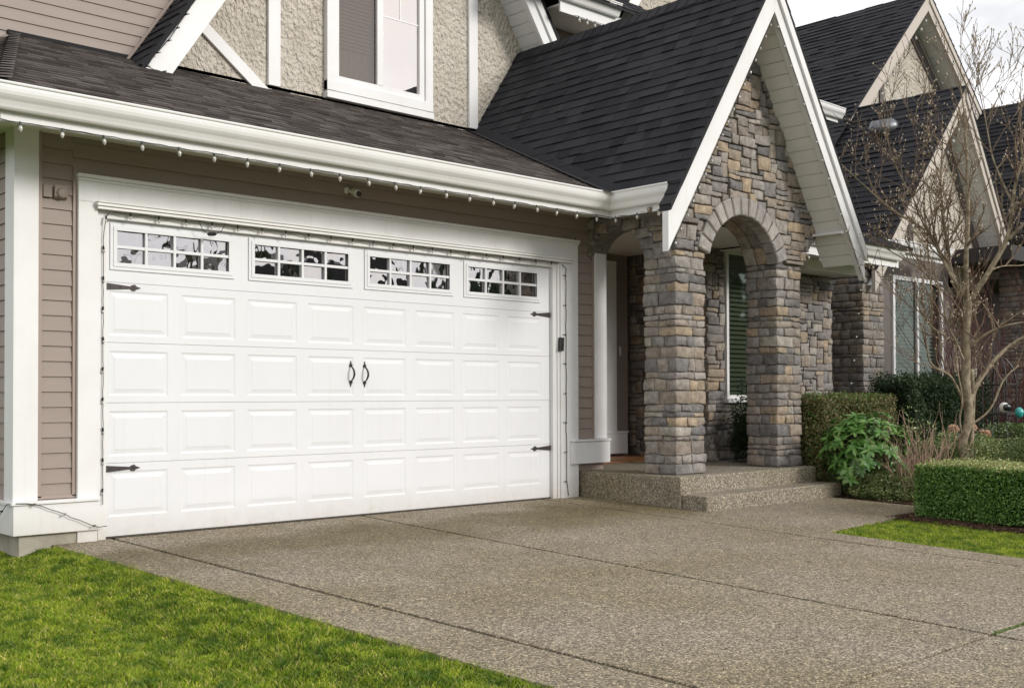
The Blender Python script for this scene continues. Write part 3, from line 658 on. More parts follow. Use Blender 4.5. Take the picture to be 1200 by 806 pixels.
# entry gable (portico)
PXC, PZR, PY = 6.6, 5.56, -1.70     # ridge centre, top line of rake board at apex, rake plane
ZRF = PZR+.06                        # roof deck at ridge
c2 = math.hypot(1, T2)
pr = MB()
TL = Vector((1, 0, T2))/c2; NL = Vector((-T2, 0, 1))/c2
xe = 4.955; O = Vector((xe, 0, ZRF-T2*(PXC-xe)))
def s_(y): return y
roofface(O, Y, TL, NL, [(-1.73, 0), (-1.73, (PXC-xe)*c2), (YW, (PXC-xe)*c2), (YW, (vx-xe)*c2), (-.9, .02*c2), (-.9, 0)][:4]+[(YW, (vx-xe-.03)*c2), (YE-.1, .0)], pr, hl=(.009, .013, .018))
courses(pr, O, Y, TL, NL, [(-1.73, -.17*c2), (-1.73, 0), (-1.585, 0), (-1.585, -.17*c2)], .14, (.14, .3), (.010, .018, .025), .001)
pr.prism([(xe-.17, -1.73, O.z-T2*.17-.05), (xe, -1.73, O.z-.05), (xe, -1.585, O.z-.05), (xe-.17, -1.585, O.z-T2*.17-.05)], (0, 0, .045))
pr.build('gable_roof', 'shingle', H, label='steep dark shingle roof of the entry gable')
pr = MB(); TR_ = Vector((-1, 0, T2))/c2; NR_ = Vector((T2, 0, 1))/c2; O2 = Vector((8.34, 0, ZRF-T2*(8.34-PXC)))
roofface(O2, Y, TR_, NR_, [(-1.73, 0), (-1.73, (8.34-PXC)*c2), (YW, (8.34-PXC)*c2), (YW, 0)], pr, hl=(.009, .013, .018)); pr.build('gable_roof', 'shingle', H)
for sgn, xx in ((1, xe), (-1, 8.34)):
    if sgn == 1: pts = [(xe, -1.73), (PXC, -1.73), (PXC, YW), (vx, YW), (xe, -.95)]
    else: pts = [(8.34, -1.73), (PXC, -1.73), (PXC, YW), (8.34, YW)]
    rb.prism([(x, y, ZRF-T2*abs(PXC-x)-.055) for x, y in pts], (0, 0, .05))
rb.build('roof_deck', 'roofdark', H)
rc = MB(); capstrip(rc, (PXC, -1.74, ZRF+.0), (PXC, YW, ZRF), Z, .0, .15)
for i in range(28):
    y0 = -1.74+i*.147; y1 = y0+.165
    for s in (1, -1): rc.add([(PXC, y0, ZRF+.035), (PXC+s*.10, y0, ZRF+.035-.14), (PXC+s*.10, y1, ZRF+.022-.145), (PXC, y1, ZRF+.022)], [(0, 1, 2, 3) if s < 0 else (3, 2, 1, 0)])
rc.build('ridge_cap', 'shingle', H)
def rake(cx, zt, y, xl, xr, dz, th, slopeL, slopeR, parent, m='white', outer=True, nm='rake_board'):
    for sgn, xf, sl_ in ((-1, xl, slopeL), (1, xr, slopeR)):
        m_ = MB(); zf = zt-sl_*abs(xf-cx)
        m_.prism([(cx, y, zt), (xf, y, zf), (xf, y, zf-dz), (cx, y, zt-dz)], (0, th, 0))
        if outer:
            k = .38*dz if outer is True else outer
            m_.prism([(cx, y-.022, zt+.004), (xf, y-.022, zf+.004), (xf, y-.022, zf-k), (cx, y-.022, zt-k)], (0, .021, 0))
        m_.build(nm, m, parent, bevel=.003)
def rake2(cx, zt, y, xl, xr, dz, th, sL, sR, parent, m='white'):
    """left board plain, right board with a crown strip"""
    for xf, sl_, crown in ((xl, sL, 0), (xr, sR, 1)):
        m_ = MB(); zf = zt-sl_*abs(xf-cx); g = .002 if crown else 0
        m_.prism([(cx+g, y, zt), (xf, y, zf), (xf, y, zf-dz), (cx+g, y, zt-dz)], (0, th, 0))
        if crown:
            k = .40*dz; m_.prism([(cx+.03, y-.03, zt-sl_*.03+.004), (xf, y-.03, zf+.004), (xf, y-.03, zf-k), (cx+.03, y-.03, zt-sl_*.03-k)], (0, .028, 0))
        m_.build('rake_board', m, parent, bevel=.003)
rake2(PXC, PZR, PY, 4.78, 8.44, .375, .075, T2, T2, H)
# rake soffits: lapped boards on the underside
def rsoffit(cx, zt, y0, y1, xf, sgn, sl_, drop, parent, m='soffit', expo=.152):
    cc_ = math.hypot(1, sl_); m_ = MB(); Td = Vector((sgn, 0, -sl_))/cc_; Nd = Vector((-sgn*sl_, 0, -1))/cc_
    O_ = Vector((cx, 0, zt-drop)); Lt = abs(xf-cx)*cc_; t = 0
    while t < Lt-.02:
        te = min(t+expo-.010, Lt); m_.obox(O_+Td*t+Y*y0, Td*(te-t), Y*(y1-y0), Nd*.010); t += expo
    m_.obox(O_+Y*y0-Nd*.012, Td*Lt, Y*(y1-y0), Nd*.010)
    m_.build('rake_soffit', m, parent)
rsoffit(PXC, PZR, PY+.07, -1.2, 8.36, 1, T2, .30, H); rsoffit(PXC, PZR, PY+.07, -1.2, 5.42, -1, T2, .30, H)
# stone: pillars
def pillar(x0, x1, y0, y1, z0, z1, name='stone_pillar', parent=None):
    mo = MB(); mo.box(x0+.018, x1-.018, y0+.018, y1-.018, z0, z1); mb = MB(); z = z0+.002
    k = 0
    while z < z1-.02:
        h = random.choice([.055, .07, .08, .095, .11, .125, .14]); 
        if z+h > z1-.04: h = z1-z
        h_ = h-.008; zc = z+h/2
        # corner blocks alternate long/short
        for (cx, sx) in ((x0, 1), (x1, -1)):
            for (cy, sy) in ((y0, 1), (y1, -1)):
                pass
        wx = x1-x0; wy = y1-y0
        a = random.uniform(.10, .24) if k % 2 else random.uniform(.2, .32); b = random.uniform(.18, .26) if not k % 2 else random.uniform(.10, .18)
        b = min(b, wy-.14)
        p = lambda: random.uniform(-.004, .016)
        def blk(xa, xb, ya, yb):
            if xb-xa < .03 or yb-ya < .03: return
            rblock(mb, ((xa+xb)/2, (ya+yb)/2, zc), X*((xb-xa)/2-.003), Y*((yb-ya)/2-.003), Z*(h_/2), r=.015, amp=.012, seed=z)
        # front row: left corner, middle(s), right corner
        xs2 = [x0-p(), x0+a]
        rem = x1-(x0+a)
        if rem > .26: xs2.append(x0+a+random.uniform(.11, rem-.11))
        xs2.append(x1+p())
        for i in range(len(xs2)-1):
            dep = b if i == 0 else (random.uniform(.12, .24) if i == len(xs2)-2 else .12)
            blk(xs2[i], xs2[i+1], y0-p(), y0+dep)
            if i == 0: dl = dep
            if i == len(xs2)-2: dr = dep
        # left and right side rest, back row
        for xa, xb, dd in ((x0-p(), x0+.12, dl), (x1-.12, x1+p(), dr)):
            yy = y0+dd; ye = y1+p()
            while ye-yy > .55: m2 = yy+random.uniform(.16, .28); blk(xa, xb, yy, m2); yy = m2
            if ye-yy > .26: m2 = yy+random.uniform(.1, ye-yy-.1); blk(xa, xb, yy, m2); blk(xa-p()*.5 if xa < x0+.05 else xa, xb, m2, ye)
            else: blk(xa, xb, yy, ye)
        m2 = x0+.12+random.uniform(.05, .15); blk(x0+.12, m2, y1-.1, y1+p()); blk(m2, x1-.12, y1-.1, y1+p())
        z += h; k += 1
    o = mb.build(name, 'stone', parent, smooth=True); mo.build('mortar', 'mortar', o); return o
AX, AR, ASZ = 6.615, .675, 2.38       # arch centre, radius, spring height
AY0, AY1 = -1.25, -.83
pillar(5.45, 5.94, AY0, AY1, .255, ASZ+.2, parent=H); pillar(7.29, 7.77, AY0, AY1, .255, ASZ+.2, parent=H)
# gable wall above the pillars: mortar core with arch opening
gw = MB(); zb = ASZ+.2
arc = [(AX+(AR+.03)*math.cos(t), ASZ+(AR+.03)*math.sin(t)) for t in [math.pi-math.asin(.2/(AR+.03))-i*(math.pi-2*math.asin(.2/(AR+.03)))/24 for i in range(25)]]
topz = lambda x: PZR-T2*abs(x-PXC)-.31
outl = [(5.47, zb)]+arc+[(7.75, zb), (7.86, 2.75), (8.12, 2.95), (8.14, topz(8.14)), (PXC, topz(PXC)), (5.06, topz(5.06)), (5.06, 2.93), (5.44, 2.93)]
gw.prism([(x, AY0+.015, z) for x, z in outl], (0, AY1-AY0-.03, 0)); gw.build('mortar', 'mortar', H)
gf = MB()
def acc(s, t):
    x, z = 5.02+s, zb+t
    if z > topz(x)-.0+.05: return False
    if math.hypot(x-AX, z-ASZ) < AR+.155: return False
    if z < 2.93 and x < 5.44: return False
    xr = 7.78 if z < 2.62 else (7.78+(z-2.62)*1.0 if z < 2.98 else 8.2)
    return x < xr+.01
mosaic(gf, (5.02, AY0, zb), X, Z, -Y, 3.2, 2.8, acc, r=.016)
# right flank of the gable wall, seen from the walk
mosaic(gf, (7.76, AY0, zb), Y, Z, X, AY1-AY0, .35, lambda s, t: True, prot=(.01, .03))
gf.build('gable_stone', 'stone', H, smooth=True)
# voussoirs
vo = MB(); a0 = math.asin(.2/AR)-.02; nV = 13
for i in range(nV):
    t0 = a0+(math.pi-2*a0)*i/nV+.010; t1 = a0+(math.pi-2*a0)*(i+1)/nV-.010; r0, r1 = AR-.012, AR+.185+random.uniform(-.012, .012)
    # subdivided wedge
    n1 = 4; yf = AY0-.045-random.uniform(0, .006); yb2 = AY0+.10
    vs = []; 
    for yy, ins in ((yf, .012), (yf+.012, 0), (yb2, 0)):
        for rr, ri in ((r0, 1), (r1, -1)):
            for k in range(n1+1):
                tt = t0+(t1-t0)*k/n1; tt += (ins/rr) * (1 if k == 0 else (-1 if k == n1 else 0)); q = rr+ins*ri
                vs.append(Vector((AX+q*math.cos(tt), yy, ASZ+q*math.sin(tt)))+noise.noise_vector(Vector((tt*8, yy*9, rr*20)))*.004)
    m_ = n1+1; fs = []
    for k in range(n1): fs.append((k, m_+k, m_+k+1, k+1))
    for L0, L1 in ((0, 1), (1, 2)):
        o0, o1 = L0*2*m_, L1*2*m_
        loop0 = [o0+k for k in range(m_)]+[o0+m_+k for k in range(m_-1, -1, -1)]; loop1 = [o1+k for k in range(m_)]+[o1+m_+k for k in range(m_-1, -1, -1)]
        for k in range(len(loop0)): fs.append((loop0[k], loop0[(k+1) % len(loop0)], loop1[(k+1) % len(loop0)], loop1[k]))
    vo.add(vs, fs)
vob = vo.build('arch_surround', 'arch', H)
# arch underside stones
iv = MB(); nI = 11
for i in range(nI):
    for j in range(2):
        t0 = .02+(math.pi-.04)*i/nI; t1 = .02+(math.pi-.04)*(i+1)/nI; tm = (t0+t1)/2; ya = AY0+.1+j*.16; yb3 = ya+.155
        rr = AR+.045+random.uniform(-.006, .006); c_ = Vector((AX+rr*math.cos(tm), (ya+yb3)/2, ASZ+rr*math.sin(tm)))
        if c_.z < ASZ+.2: continue
        rblock(iv, c_, Vector((-math.sin(tm), 0, math.cos(tm)))*(rr*(t1-t0)/2-.0), Y*((yb3-ya)/2-.003), Vector((math.cos(tm), 0, math.sin(tm)))*.05, r=.012, amp=.004)
iv.build('arch_underside', 'stone', H, smooth=True)
# side wall of the portico with its own arch (faces the garage door)
SXC, SR, SZ = -.42, .42, 2.48
sw = MB(); arc = [(SXC+(SR-.02)*math.cos(math.pi*i/20), SZ+(SR-.02)*math.sin(math.pi*i/20)) for i in range(21)]
sw.prism([(5.47, y, z) for y, z in [(AY0+.3, 2.5), (AY0+.3, 3.1), (0, 3.1), (0, SZ)]+arc+[(AY1-.0, SZ)]], (.25, 0, 0)); sw.build('mortar', 'mortar', H)
sfm = MB(); mosaic(sfm, (5.45, AY1+.83+.0, 2.50), -Y, Z, -X, 1.2, .52, lambda s, t: math.hypot((-s)-SXC, 2.5+t-SZ) > SR+.0 and s < 1.23, prot=(.008, .022), r=.012)
sfm.build('side_arch_stone', 'stone', H, smooth=True)
# porch ceiling
pc = MB(); pc.box(5.5, 8.3, AY1, .3, 2.985, 3.0); pc.box(5.72, 8.0, .3, 1.6, 2.985, 3.0); pc.build('porch_ceiling', 'soffit', H)
# porch slab and low step
sb = MB(); sb.box(5.30, 7.80, -1.42, 2.3, -.3, .254); sb.build('porch_slab', 'step', H, bevel=.012)
sb = MB(); sb.box(5.315, 7.83, -1.735, -1.423, -.3, .079); sb.build('porch_step', 'step', H, bevel=.012)
MB().box(5.75, 8.0, .62, 1.58, .256, .268).build('porch_deck', 'wood', H)
# recessed entry: back wall, corner casing, base board, stone bay
eb = MB(); lap(eb, 5.7, 7.95, .6, 3.0, 1.60); eb.build('siding', 'siding', H)
eb = MB(); eb.box(5.7, 7.98, 1.6, 1.75, 0, 3.0); eb.build('wall', 'siding_trim', H)
eb = MB(); eb.box(5.72, 7.86, 1.50, 1.58, .30, .57); eb.box(5.72, 7.87, 1.488, 1.58, .573, .60); eb.build('base_board', 'white', H, bevel=.004)
eb = MB(); eb.box(7.30, 7.67, 1.52, 1.59, .6, 2.88); eb.build('entry_casing', 'white', H, bevel=.004)
sy = MB(); WYB = .30
mosaic(sy, (8.04, 1.6, .1), -Y, Z, -X, 1.30, 2.9, lambda s, t: True)
wx0, wx1, wz0, wz1 = 8.40, 9.16, 1.03, 2.98
mosaic(sy, (8.02, WYB, -.1), X, Z, -Y, 3.0, 3.1, lambda s, t: not (wx0-.02 < 8.02+s < wx1+.02 and wz0-.02 < -.1+t < wz1+.02))
mosaic(sy, (11.03, WYB, -.1), Y, Z, X, .5, 3.1, lambda s, t: True)
sy.build('bay_stone', 'stone', H, smooth=True)
mo = MB(); mo.box(8.05, wx0, WYB+.01, 1.75, -.2, 3.1); mo.box(wx1, 11.02, WYB+.01, 1.75, -.2, 3.1); mo.box(wx0, wx1, WYB+.01, 1.75, -.2, wz0); mo.box(wx0, wx1, WYB+.01, 1.75, wz1, 3.1); mo.box(wx0, wx1, .62, 1.75, wz0, wz1)
mo.build('mortar', 'mortar', H)
def slatwindow(parent, x0, x1, z0, z1, y, fw=.045, mull=(), blind='blind', pane='pane_green', frame='white', depth=.12, name='window', slat=.062, sill=0):
    f = MB(); f.box(x0, x1, y-.02, y+.04, z1-fw, z1); f.box(x0, x1, y-.02, y+.04, z0, z0+fw); f.box(x0, x0+fw, y-.018, y+.04, z0+fw, z1-fw); f.box(x1-fw, x1, y-.018, y+.04, z0+fw, z1-fw)
    for q in mull: f.box(q-.03, q+.03, y-.016, y+.04, z0+fw, z1-fw)
    if sill: f.box(x0-.03, x1+.03, y-.06, y+.04, z0-sill, z0-.002)
    o = f.build(name, frame, parent, bevel=.003)
    MB().add([(x0+fw, y+.02, z0+fw), (x1-fw, y+.02, z0+fw), (x1-fw, y+.02, z1-fw), (x0+fw, y+.02, z1-fw)], [(0, 1, 2, 3)]).build('pane', pane, o)
    b = MB(); z = z0+fw
    while z < z1-fw-.01:
        b.add([(x0+fw, y+.065, z), (x1-fw, y+.065, z), (x1-fw, y+.105, z+slat*.74), (x0+fw, y+.105, z+slat*.74)], [(0, 1, 2, 3)]); z += slat
    b.box(x0+fw*.5, x1-fw*.5, y+.14, y+.15, z0+.01, z1-.01)
    b.build('blind', blind, o); return o
slatwindow(H, wx0, wx1, wz0, wz1, WYB-.03, .05, sill=.05)
# right eave over the stone bay
ge = MB(); extr(ge, GP, [(8.28, FY+.05, ZF+.09), (11.22, FY+.05, ZF+.05)], [(0, -1, 0), (0, -1, 0)]); ge.build('gutter', 'cream', H)
fe = MB(); fe.box(8.28, 11.25, FY+.05, FY+.075, ZF-.04, ZF+.16); fe.build('fascia', 'cream', H)
fe = MB(); fe.box(8.28, 11.25, FY+.077, WYB, ZF+.03, ZF+.045); fe.build('soffit', 'soffit', H)
fe = MB(); fe.box(9.75, 11.05, -.12, .26, 2.80, 2.945); fe.build('eave_beam', 'soffit', H)
# small eave return where the gable meets the right gutter
er = MB(); er.prism([(8.02, -1.26, 2.98), (8.40, -1.26, 2.98), (8.40, -1.26, 2.95), (8.02, -1.26, 2.95)], (0, -.38, .0)); er.build('eave_return', 'white', H)

# upper storey ------------------------------------------------------------
UC, UZ, UY = 4.515, 9.27, 1.85
US = T2
up = MB()
def tri_clip(x0, x1, z0, z1, extra): return [(x0, z0), (x1, z0), (x1, z1), (x0, z1)]
# mauve lap siding left of the upper gable
lft = lambda x: UZ-US*(UC-x)+.06
courses(up, (0, YW, 0), X, Z, -Y, [(-.69, 3.7), (1.25, 4.40), (2.9, 6.9), (-.69, 6.9)], .114, None, [.014], .002)
up.build('siding', 'siding', H); up = MB()
courses(up, (0, YW, 0), X, Z, -Y, [(6.3, 4.45), (9.4, 4.45), (9.4, 6.8), (6.3, 6.8)], .114, None, [.014], .002)
up.build('siding', 'siding', H); up = MB()
courses(up, (-.69, 0, 0), Y, Z, -X, [(YW, 3.7), (6, 3.7), (6, 6.9), (YW, 6.9)], .114, None, [.014], .002)
up.build('siding', 'siding', H)
uw = MB(); uw.box(-.68, 3.70, YW+.003, YW+4, 3.4, 6.9); uw.box(4.93, 11.0, YW+.003, YW+4, 3.4, 6.9); uw.box(3.70, 4.93, YW+.003, YW+4, 3.4, 4.75); uw.box(3.70, 4.93, YW+.06, YW+4, 4.75, 6.9); 
uw.box(-.66, 11.0, YW+.01, 8, 0, 3.4)
uw.build('wall', 'siding_trim', H)
# flashing along the low roof
fl = MB(); fl.obox((.05, YW-.03, vz-.0), (5.9, 0, 0), (0, .028, 0), (0, 0, .035)); fl.build('flashing', 'roofdark', H)
# stucco face
stc = MB(); xL = UC-(UZ-.30-vz)/US; zl = lambda x: UZ-.30-US*abs(x-UC)
stc.prism([(xL, YW-.03, vz-.02), (3.70, YW-.03, vz-.02), (3.70, YW-.03, zl(3.70))], (0, .033, 0)); stc.prism([(4.93, YW-.03, vz-.02), (6.9, YW-.03, vz-.02), (6.9, YW-.03, zl(6.9)), (4.93, YW-.03, zl(4.93))], (0, .033, 0))
stc.box(3.70, 4.93, YW-.03, YW+.003, vz-.02, 4.75); stc.prism([(3.70, YW-.03, 7.0), (4.93, YW-.03, 7.0), (4.93, YW-.03, zl(4.93)), (UC, YW-.03, UZ-.3), (3.70, YW-.03, zl(3.70))], (0, .033, 0)); 
stu = stc.build('stucco_wall', 'stucco', H)
bt = MB(); bt.box(2.797, 2.948, YW-.07, YW-.031, vz+.03, 6.75); bt.build('timber_batten', 'white', H, bevel=.003); bt = MB(); bt.box(5.719, 5.865, YW-.07, YW-.031, vz+.03, 6.75); bt.build('timber_batten', 'white', H, bevel=.003); bt = MB()
bd_ = Vector((.561, 0, -.43)).normalized(); bn = Vector((.43, 0, .561)).normalized(); c0 = Vector((1.85, YW-.066, 5.105)); bt.obox(c0-bn*.065, bd_*1.22, Y*.034, bn*.13)
bt.build('timber_batten', 'white', H, bevel=.003)
# upper window
uf = MB(); y_ = YW-.10
uf.box(3.542, 3.66, y_, YW-.03, 4.585, 7); uf.box(4.985, 5.099, y_, YW-.03, 4.585, 7); uf.box(3.542, 5.099, y_-.002, YW-.03, 4.585, 4.70); uf.box(3.535, 5.105, y_-.012, YW-.03, 4.495, 4.575)
uf.box(3.66, 3.722, y_+.025, YW-.03, 4.70, 7); uf.box(4.905, 4.985, y_+.025, YW-.03, 4.70, 7); uf.box(3.66, 4.985, y_+.023, YW-.03, 4.70, 4.775); uf.box(4.262, 4.352, y_+.02, YW-.03, 4.775, 7)
win = uf.build('window', 'white', H, bevel=.004)
MB().add([(3.722, YW-.045, 4.77), (4.262, YW-.045, 4.77), (4.262, YW-.045, 7), (3.722, YW-.045, 7)], [(0, 1, 2, 3)]).build('pane', 'pane_dark', win)
MB().add([(4.352, YW-.045, 4.77), (4.905, YW-.045, 4.77), (4.905, YW-.045, 7), (4.352, YW-.045, 7)], [(0, 1, 2, 3)]).build('pane', 'pane_bright', win)
bl = MB(); z = 4.78
bl.box(3.70, 4.93, YW+.035, YW+.045, 4.75, 5.14)
z = 5.14
while z < 6.9:
    bl.add([(3.70, YW+.01, z), (4.93, YW+.01, z), (4.93, YW+.03, z+.042), (3.70, YW+.03, z+.042)], [(0, 1, 2, 3)]); z += .045
bl.build('blind', mat('warm_blind', (.25, .20, .165), .7, .2, cvar=(.19, .15, .125), cscale=9, stretch=(6, 1, 1)), win)
mt = MB()
for z in (5.62,): mt.box(4.352, 4.905, YW-.05, YW-.046, z, z+.02)
mt.box(4.62, 4.64, YW-.05, YW-.0465, 5.64, 7); mt.build('window_grille', 'white', win)
# upper gable rakes, soffits and roof
rake2(UC, UZ, UY, 1.157, 6.99, .42, .06, US, US, H)
rsoffit(UC, UZ, UY+.06, YW-.03, 6.93, 1, US, .30, H, m='white', expo=.15); rsoffit(UC, UZ, UY+.06, YW-.03, 1.25, -1, US, .30, H, m='white', expo=.15)
for sgn in (-1, 1):
    m_ = MB(); xf = 1.13 if sgn < 0 else 6.97; cc_ = math.hypot(1, US); Td = Vector((-sgn, 0, US))/cc_; Nd = Vector((sgn*US, 0, 1))/cc_
    Oz = UZ+.09-US*abs(xf-UC); roofface(Vector((xf, 0, Oz)), Y, Td, Nd, [(UY-.03, 0), (6, 0), (6, abs(xf-UC)*cc_), (UY-.03, abs(xf-UC)*cc_)], m_); m_.build('gable_roof', 'shingle', H)
    m2_ = MB(); m2_.prism([(xf, UY-.03, Oz-.075), (UC, UY-.03, UZ+.09-.075), (UC, 6, UZ+.09-.075), (xf, 6, Oz-.075)], (0, 0, .07)); m2_.build('roof_deck', 'roofdark', H)
# step flashing where the upper gable roof meets the siding
tf = MB(); q0 = Vector((1.215, YW-.035, 4.45)); q1 = Vector((2.95, YW-.035, 4.45+1.735*US)); tf.obox(q0, q1-q0, Y*.03, Vector((-.022, 0, .015))); tf.build('flashing', 'siding_trim', H)
# upper right eave, second upper gable
ug = MB(); extr(ug, GP, [(6.72, 1.63, 6.22), (7.80, 1.63, 6.22)], [(0, -1, 0), (0, -1, 0)]); ug.build('gutter', 'cream', H)
ug = MB(); ug.box(6.72, 7.95, 1.63, 1.655, 6.07, 6.25); ug.build('fascia', 'white', H)
ug = MB(); ug.box(6.72, 7.95, 1.657, YW, 6.16, 6.175); ug.build('soffit', 'soffit', H)
G2C, G2Z = 9.65, 8.62
rake2(G2C, G2Z, UY, 8.03, 11.3, .33, .06, T2, T2, H)
g2 = MB(); g2.prism([(8.25, YW-.03, 4.5), (11.05, YW-.03, 4.5), (11.05, YW-.03, G2Z-.3-T2*1.4), (G2C, YW-.03, G2Z-.3), (8.25, YW-.03, G2Z-.3-T2*1.4)], (0, .033, 0)); g2.build('stucco_wall', 'stucco', H)
g2 = MB(); g2.box(8.78, 8.90, YW-.07, YW-.031, 6.0, 7.6); g2.build('timber_batten', 'white', H); g2 = MB(); g2.obox((8.33, YW-.066, 6.95), (.42, 0, -.35), (0, .03, 0), (.06, 0, .08)); g2.build('timber_batten', 'white', H)
for sgn in (-1, 1):
    xf = G2C+sgn*1.65; m2_ = MB(); Oz = G2Z+.06-T2*1.65; m2_.prism([(xf, UY-.02, Oz-.05), (G2C, UY-.02, G2Z+.01), (G2C, 6, G2Z+.01), (xf, 6, Oz-.05)], (0, 0, .06)); m2_.build('gable_roof', 'shingle', H)
# main upper roof between the gables
mr_ = MB(); Tn = Vector((0, 1, .8)).normalized(); Nn = Vector((0, -.8, 1)).normalized()
roofface(Vector((0, 1.5, 6.34)), X, Tn, Nn, [(6.0, 0), (8.6, 0), (8.6, 3.5), (6.0, 3.5)], mr_); mr_.prism([(6, 1.5, 6.30), (8.6, 1.5, 6.30), (8.6, 4.3, 8.54), (6, 4.3, 8.54)], (0, 0, .03)); mr_.build('upper_roof', 'shingle', H)
# painted-over vent hood on the siding left of the door
vh = MB(); vh.box(-.498, -.43, -.055, -.03, 2.56, 2.655); vh.obox((-.42, -.03, 2.55), (.10, 0, 0), (0, -.04, .02), (0, 0, .09)); vh.lathe((-.37, -.05, 2.60), [(.040, 0), (.042, .02), (.034, .035), (.01, .04)], 14, (.2, -1, -.1)); vh.build('wall_vent', 'siding', H, bevel=.006)

# ------------------------------------------------------------------ neighbouring house
NB = thing('neighbouring_house', (15, 3, 0), 'grey taupe house with two dark gabled roofs behind the bare tree', 'house')
ny = .60
nw = MB(); nw.box(12.62, 15.6, ny, 6, -.3, 3.45); nw.build('wall', 'taupe_dark', NB)
nw = MB(); nw.box(12.54, 13.0, ny-.004, ny+.2, -.3, 3.3); nw.build('dark_siding', 'charcoal', NB)
nw = MB(); nw.box(12.98, 13.28, ny-.05, ny-.006, .2, 3.15); nw.box(15.02, 15.3, ny-.05, ny-.006, .2, 3.15); nw.box(12.98, 15.3, ny-.045, ny-.006, 3.03, 3.42); nw.build('window_casing', mat('taupe_board', (.15, .132, .122), .6, .3), NB)
slatwindow(NB, 13.28, 15.02, 1.0, 3.03, ny-.07, .07, mull=(14.12,), blind='blind_green', frame='white')
# stone column
pillar(11.91, 12.53, .28, 1.25, -.15, 3.0, parent=NB)
nw = MB(); nw.box(11.0, 11.9, 1.3, 1.5, -.3, 3.3); nw.build('dark_siding', 'charcoal', NB)
ng = MB(); extr(ng, GP, [(12.2, .02, 3.28), (14.15, .02, 3.28)], [(0, -1, 0)]*2); ng.box(12.2, 14.2, .02, .045, 3.22, 3.45); ng.build('gutter', 'white', NB)
def ngable(cx, zt, y, xl, xr, sL, sR, yb_, dz, nm, over=.45, zbase=None, rxl=None):
    rk = mat('greige_board', (.50, .45, .40), .6, .3) if 'greige_board' not in bpy.data.materials else bpy.data.materials['greige_board']
    rake2(cx, zt, y, xl, xr, dz, .06, sL, sR, NB, m=rk)
    zb_ = zbase if zbase is not None else zt-sL*(cx-xl)
    xa, xb = cx-(zt-.25-zb_)/sL, cx+(zt-.25-zb_)/sR
    s = MB(); s.prism([(xa, y+over, zb_), (xb, y+over, zb_), (cx, y+over, zt-.25)], (0, .05, 0)); s.build('stucco_wall', 'stucco', NB)
    b = MB(); b.box(cx-1.2, cx-1.04, y+over-.03, y+over-.002, zb_, zt-.3-sL*1.2); b.build('timber_batten', 'taupe_dark', NB)
    b = MB(); b.obox((cx+.05, y+over-.03, zt-.45), (abs(xb-cx)*.9, 0, -abs(xb-cx)*.9*sR), (0, .028, 0), (.0, 0, -.28)); b.build('timber_batten', 'taupe_dark', NB)
    for sgn, xf, sl_ in ((-1, rxl or xl, sL), (1, xr, sR)):
        cc_ = math.hypot(1, sl_); Td = Vector((-sgn, 0, sl_))/cc_; Nd = Vector((sgn*sl_, 0, 1))/cc_; Oz = zt+.06-sl_*abs(xf-cx)
        m_ = MB(); roofface(Vector((xf, 0, Oz)), Y, Td, Nd, [(y-.03, 0), (yb_, 0), (yb_, abs(xf-cx)*cc_), (y-.03, abs(xf-cx)*cc_)], m_, wr=(.2, .42), hl=(.01, .02, .028), expo=.15); m_.prism([(xf, y-.03, Oz-.05), (cx, y-.03, zt+.01), (cx, yb_, zt+.01), (xf, yb_, Oz-.05)], (0, 0, .045)); m_.build('gable_roof', 'shingle', NB)
        rsoffit(cx, zt, y+.06, y+over, xl if sgn < 0 else xr, sgn, sl_, .22, NB)
ngable(15.13, 6.32, .15, 12.05, 17.05, 1.087, 1.5, 2.7, .33, 'lower')
ngable(17.9, 9.17, 2.15, 14.85, 21.6, .99, .85, 10.0, .33, 'upper', zbase=5.9, rxl=13.2)
nu = MB(); nu.box(13.4, 21, 2.7, 9.5, 3.2, 5.6); nu.build('wall', 'taupe_dark', NB)
ng = MB(); extr(ng, GP, [(12.0, 1.62, 5.80), (13.55, 1.62, 5.80)], [(0, -1, 0)]*2); ng.box(12.0, 13.5, 1.62, 1.645, 5.74, 5.93); ng.build('gutter', 'cream', NB)
fv = MB(); fv.lathe((14.55, 1.28, 5.62), [(.12, 0), (.13, .12), (.10, .16)], 12); fv.lathe((14.42, 1.28, 5.74), [(.02, -.26), (.13, -.20), (.15, 0), (.15, .16), (.10, .24), (.03, .27)], 14, (.75, -.62, .12)); fv.build('roof_vent', 'metal', NB, smooth=True)
# right-hand roof, dark entry and pillar
rr_ = MB(); sl_ = 1.0; cc_ = math.hypot(1, sl_); xf = 17.0; cx = 20.3; zr = 7.2; Oz = zr-sl_*(cx-xf)
roofface(Vector((xf, 0, Oz)), Y, Vector((1, 0, sl_))/cc_, Vector((-sl_, 0, 1))/cc_, [(-.6, 0), (8, 0), (8, (cx-xf)*cc_), (-.6, (cx-xf)*cc_)], rr_, wr=(.2, .42), hl=(.01, .02, .028), expo=.15)
rr_.prism([(xf, -.6, Oz-.06), (cx, -.6, zr-.06), (cx, 8, zr-.06), (xf, 8, Oz-.06)], (0, 0, .055)); rr_.build('entry_roof', 'shingle', NB)
rr_ = MB(); rr_.prism([(cx, -.6, zr-.0), (24, -.6, zr-3.7), (24, 8, zr-3.7), (cx, 8, zr)], (0, 0, .05)); rr_.build('entry_roof', 'shingle', NB)
en = MB(); en.box(15.35, 22, 2.2, 2.4, -.3, 4.2); en.build('entry_wall', 'charcoal', NB)
en = MB(); mosaic(en, (15.35, 1.9, -.1), X, Z, -Y, 4.0, 3.1, lambda s, t: True, cell=(.08, .075)); en.box(15.35, 19.4, 1.9, 2.2, -.2, 3.1); en.build('entry_stone', 'stone', NB, smooth=True)
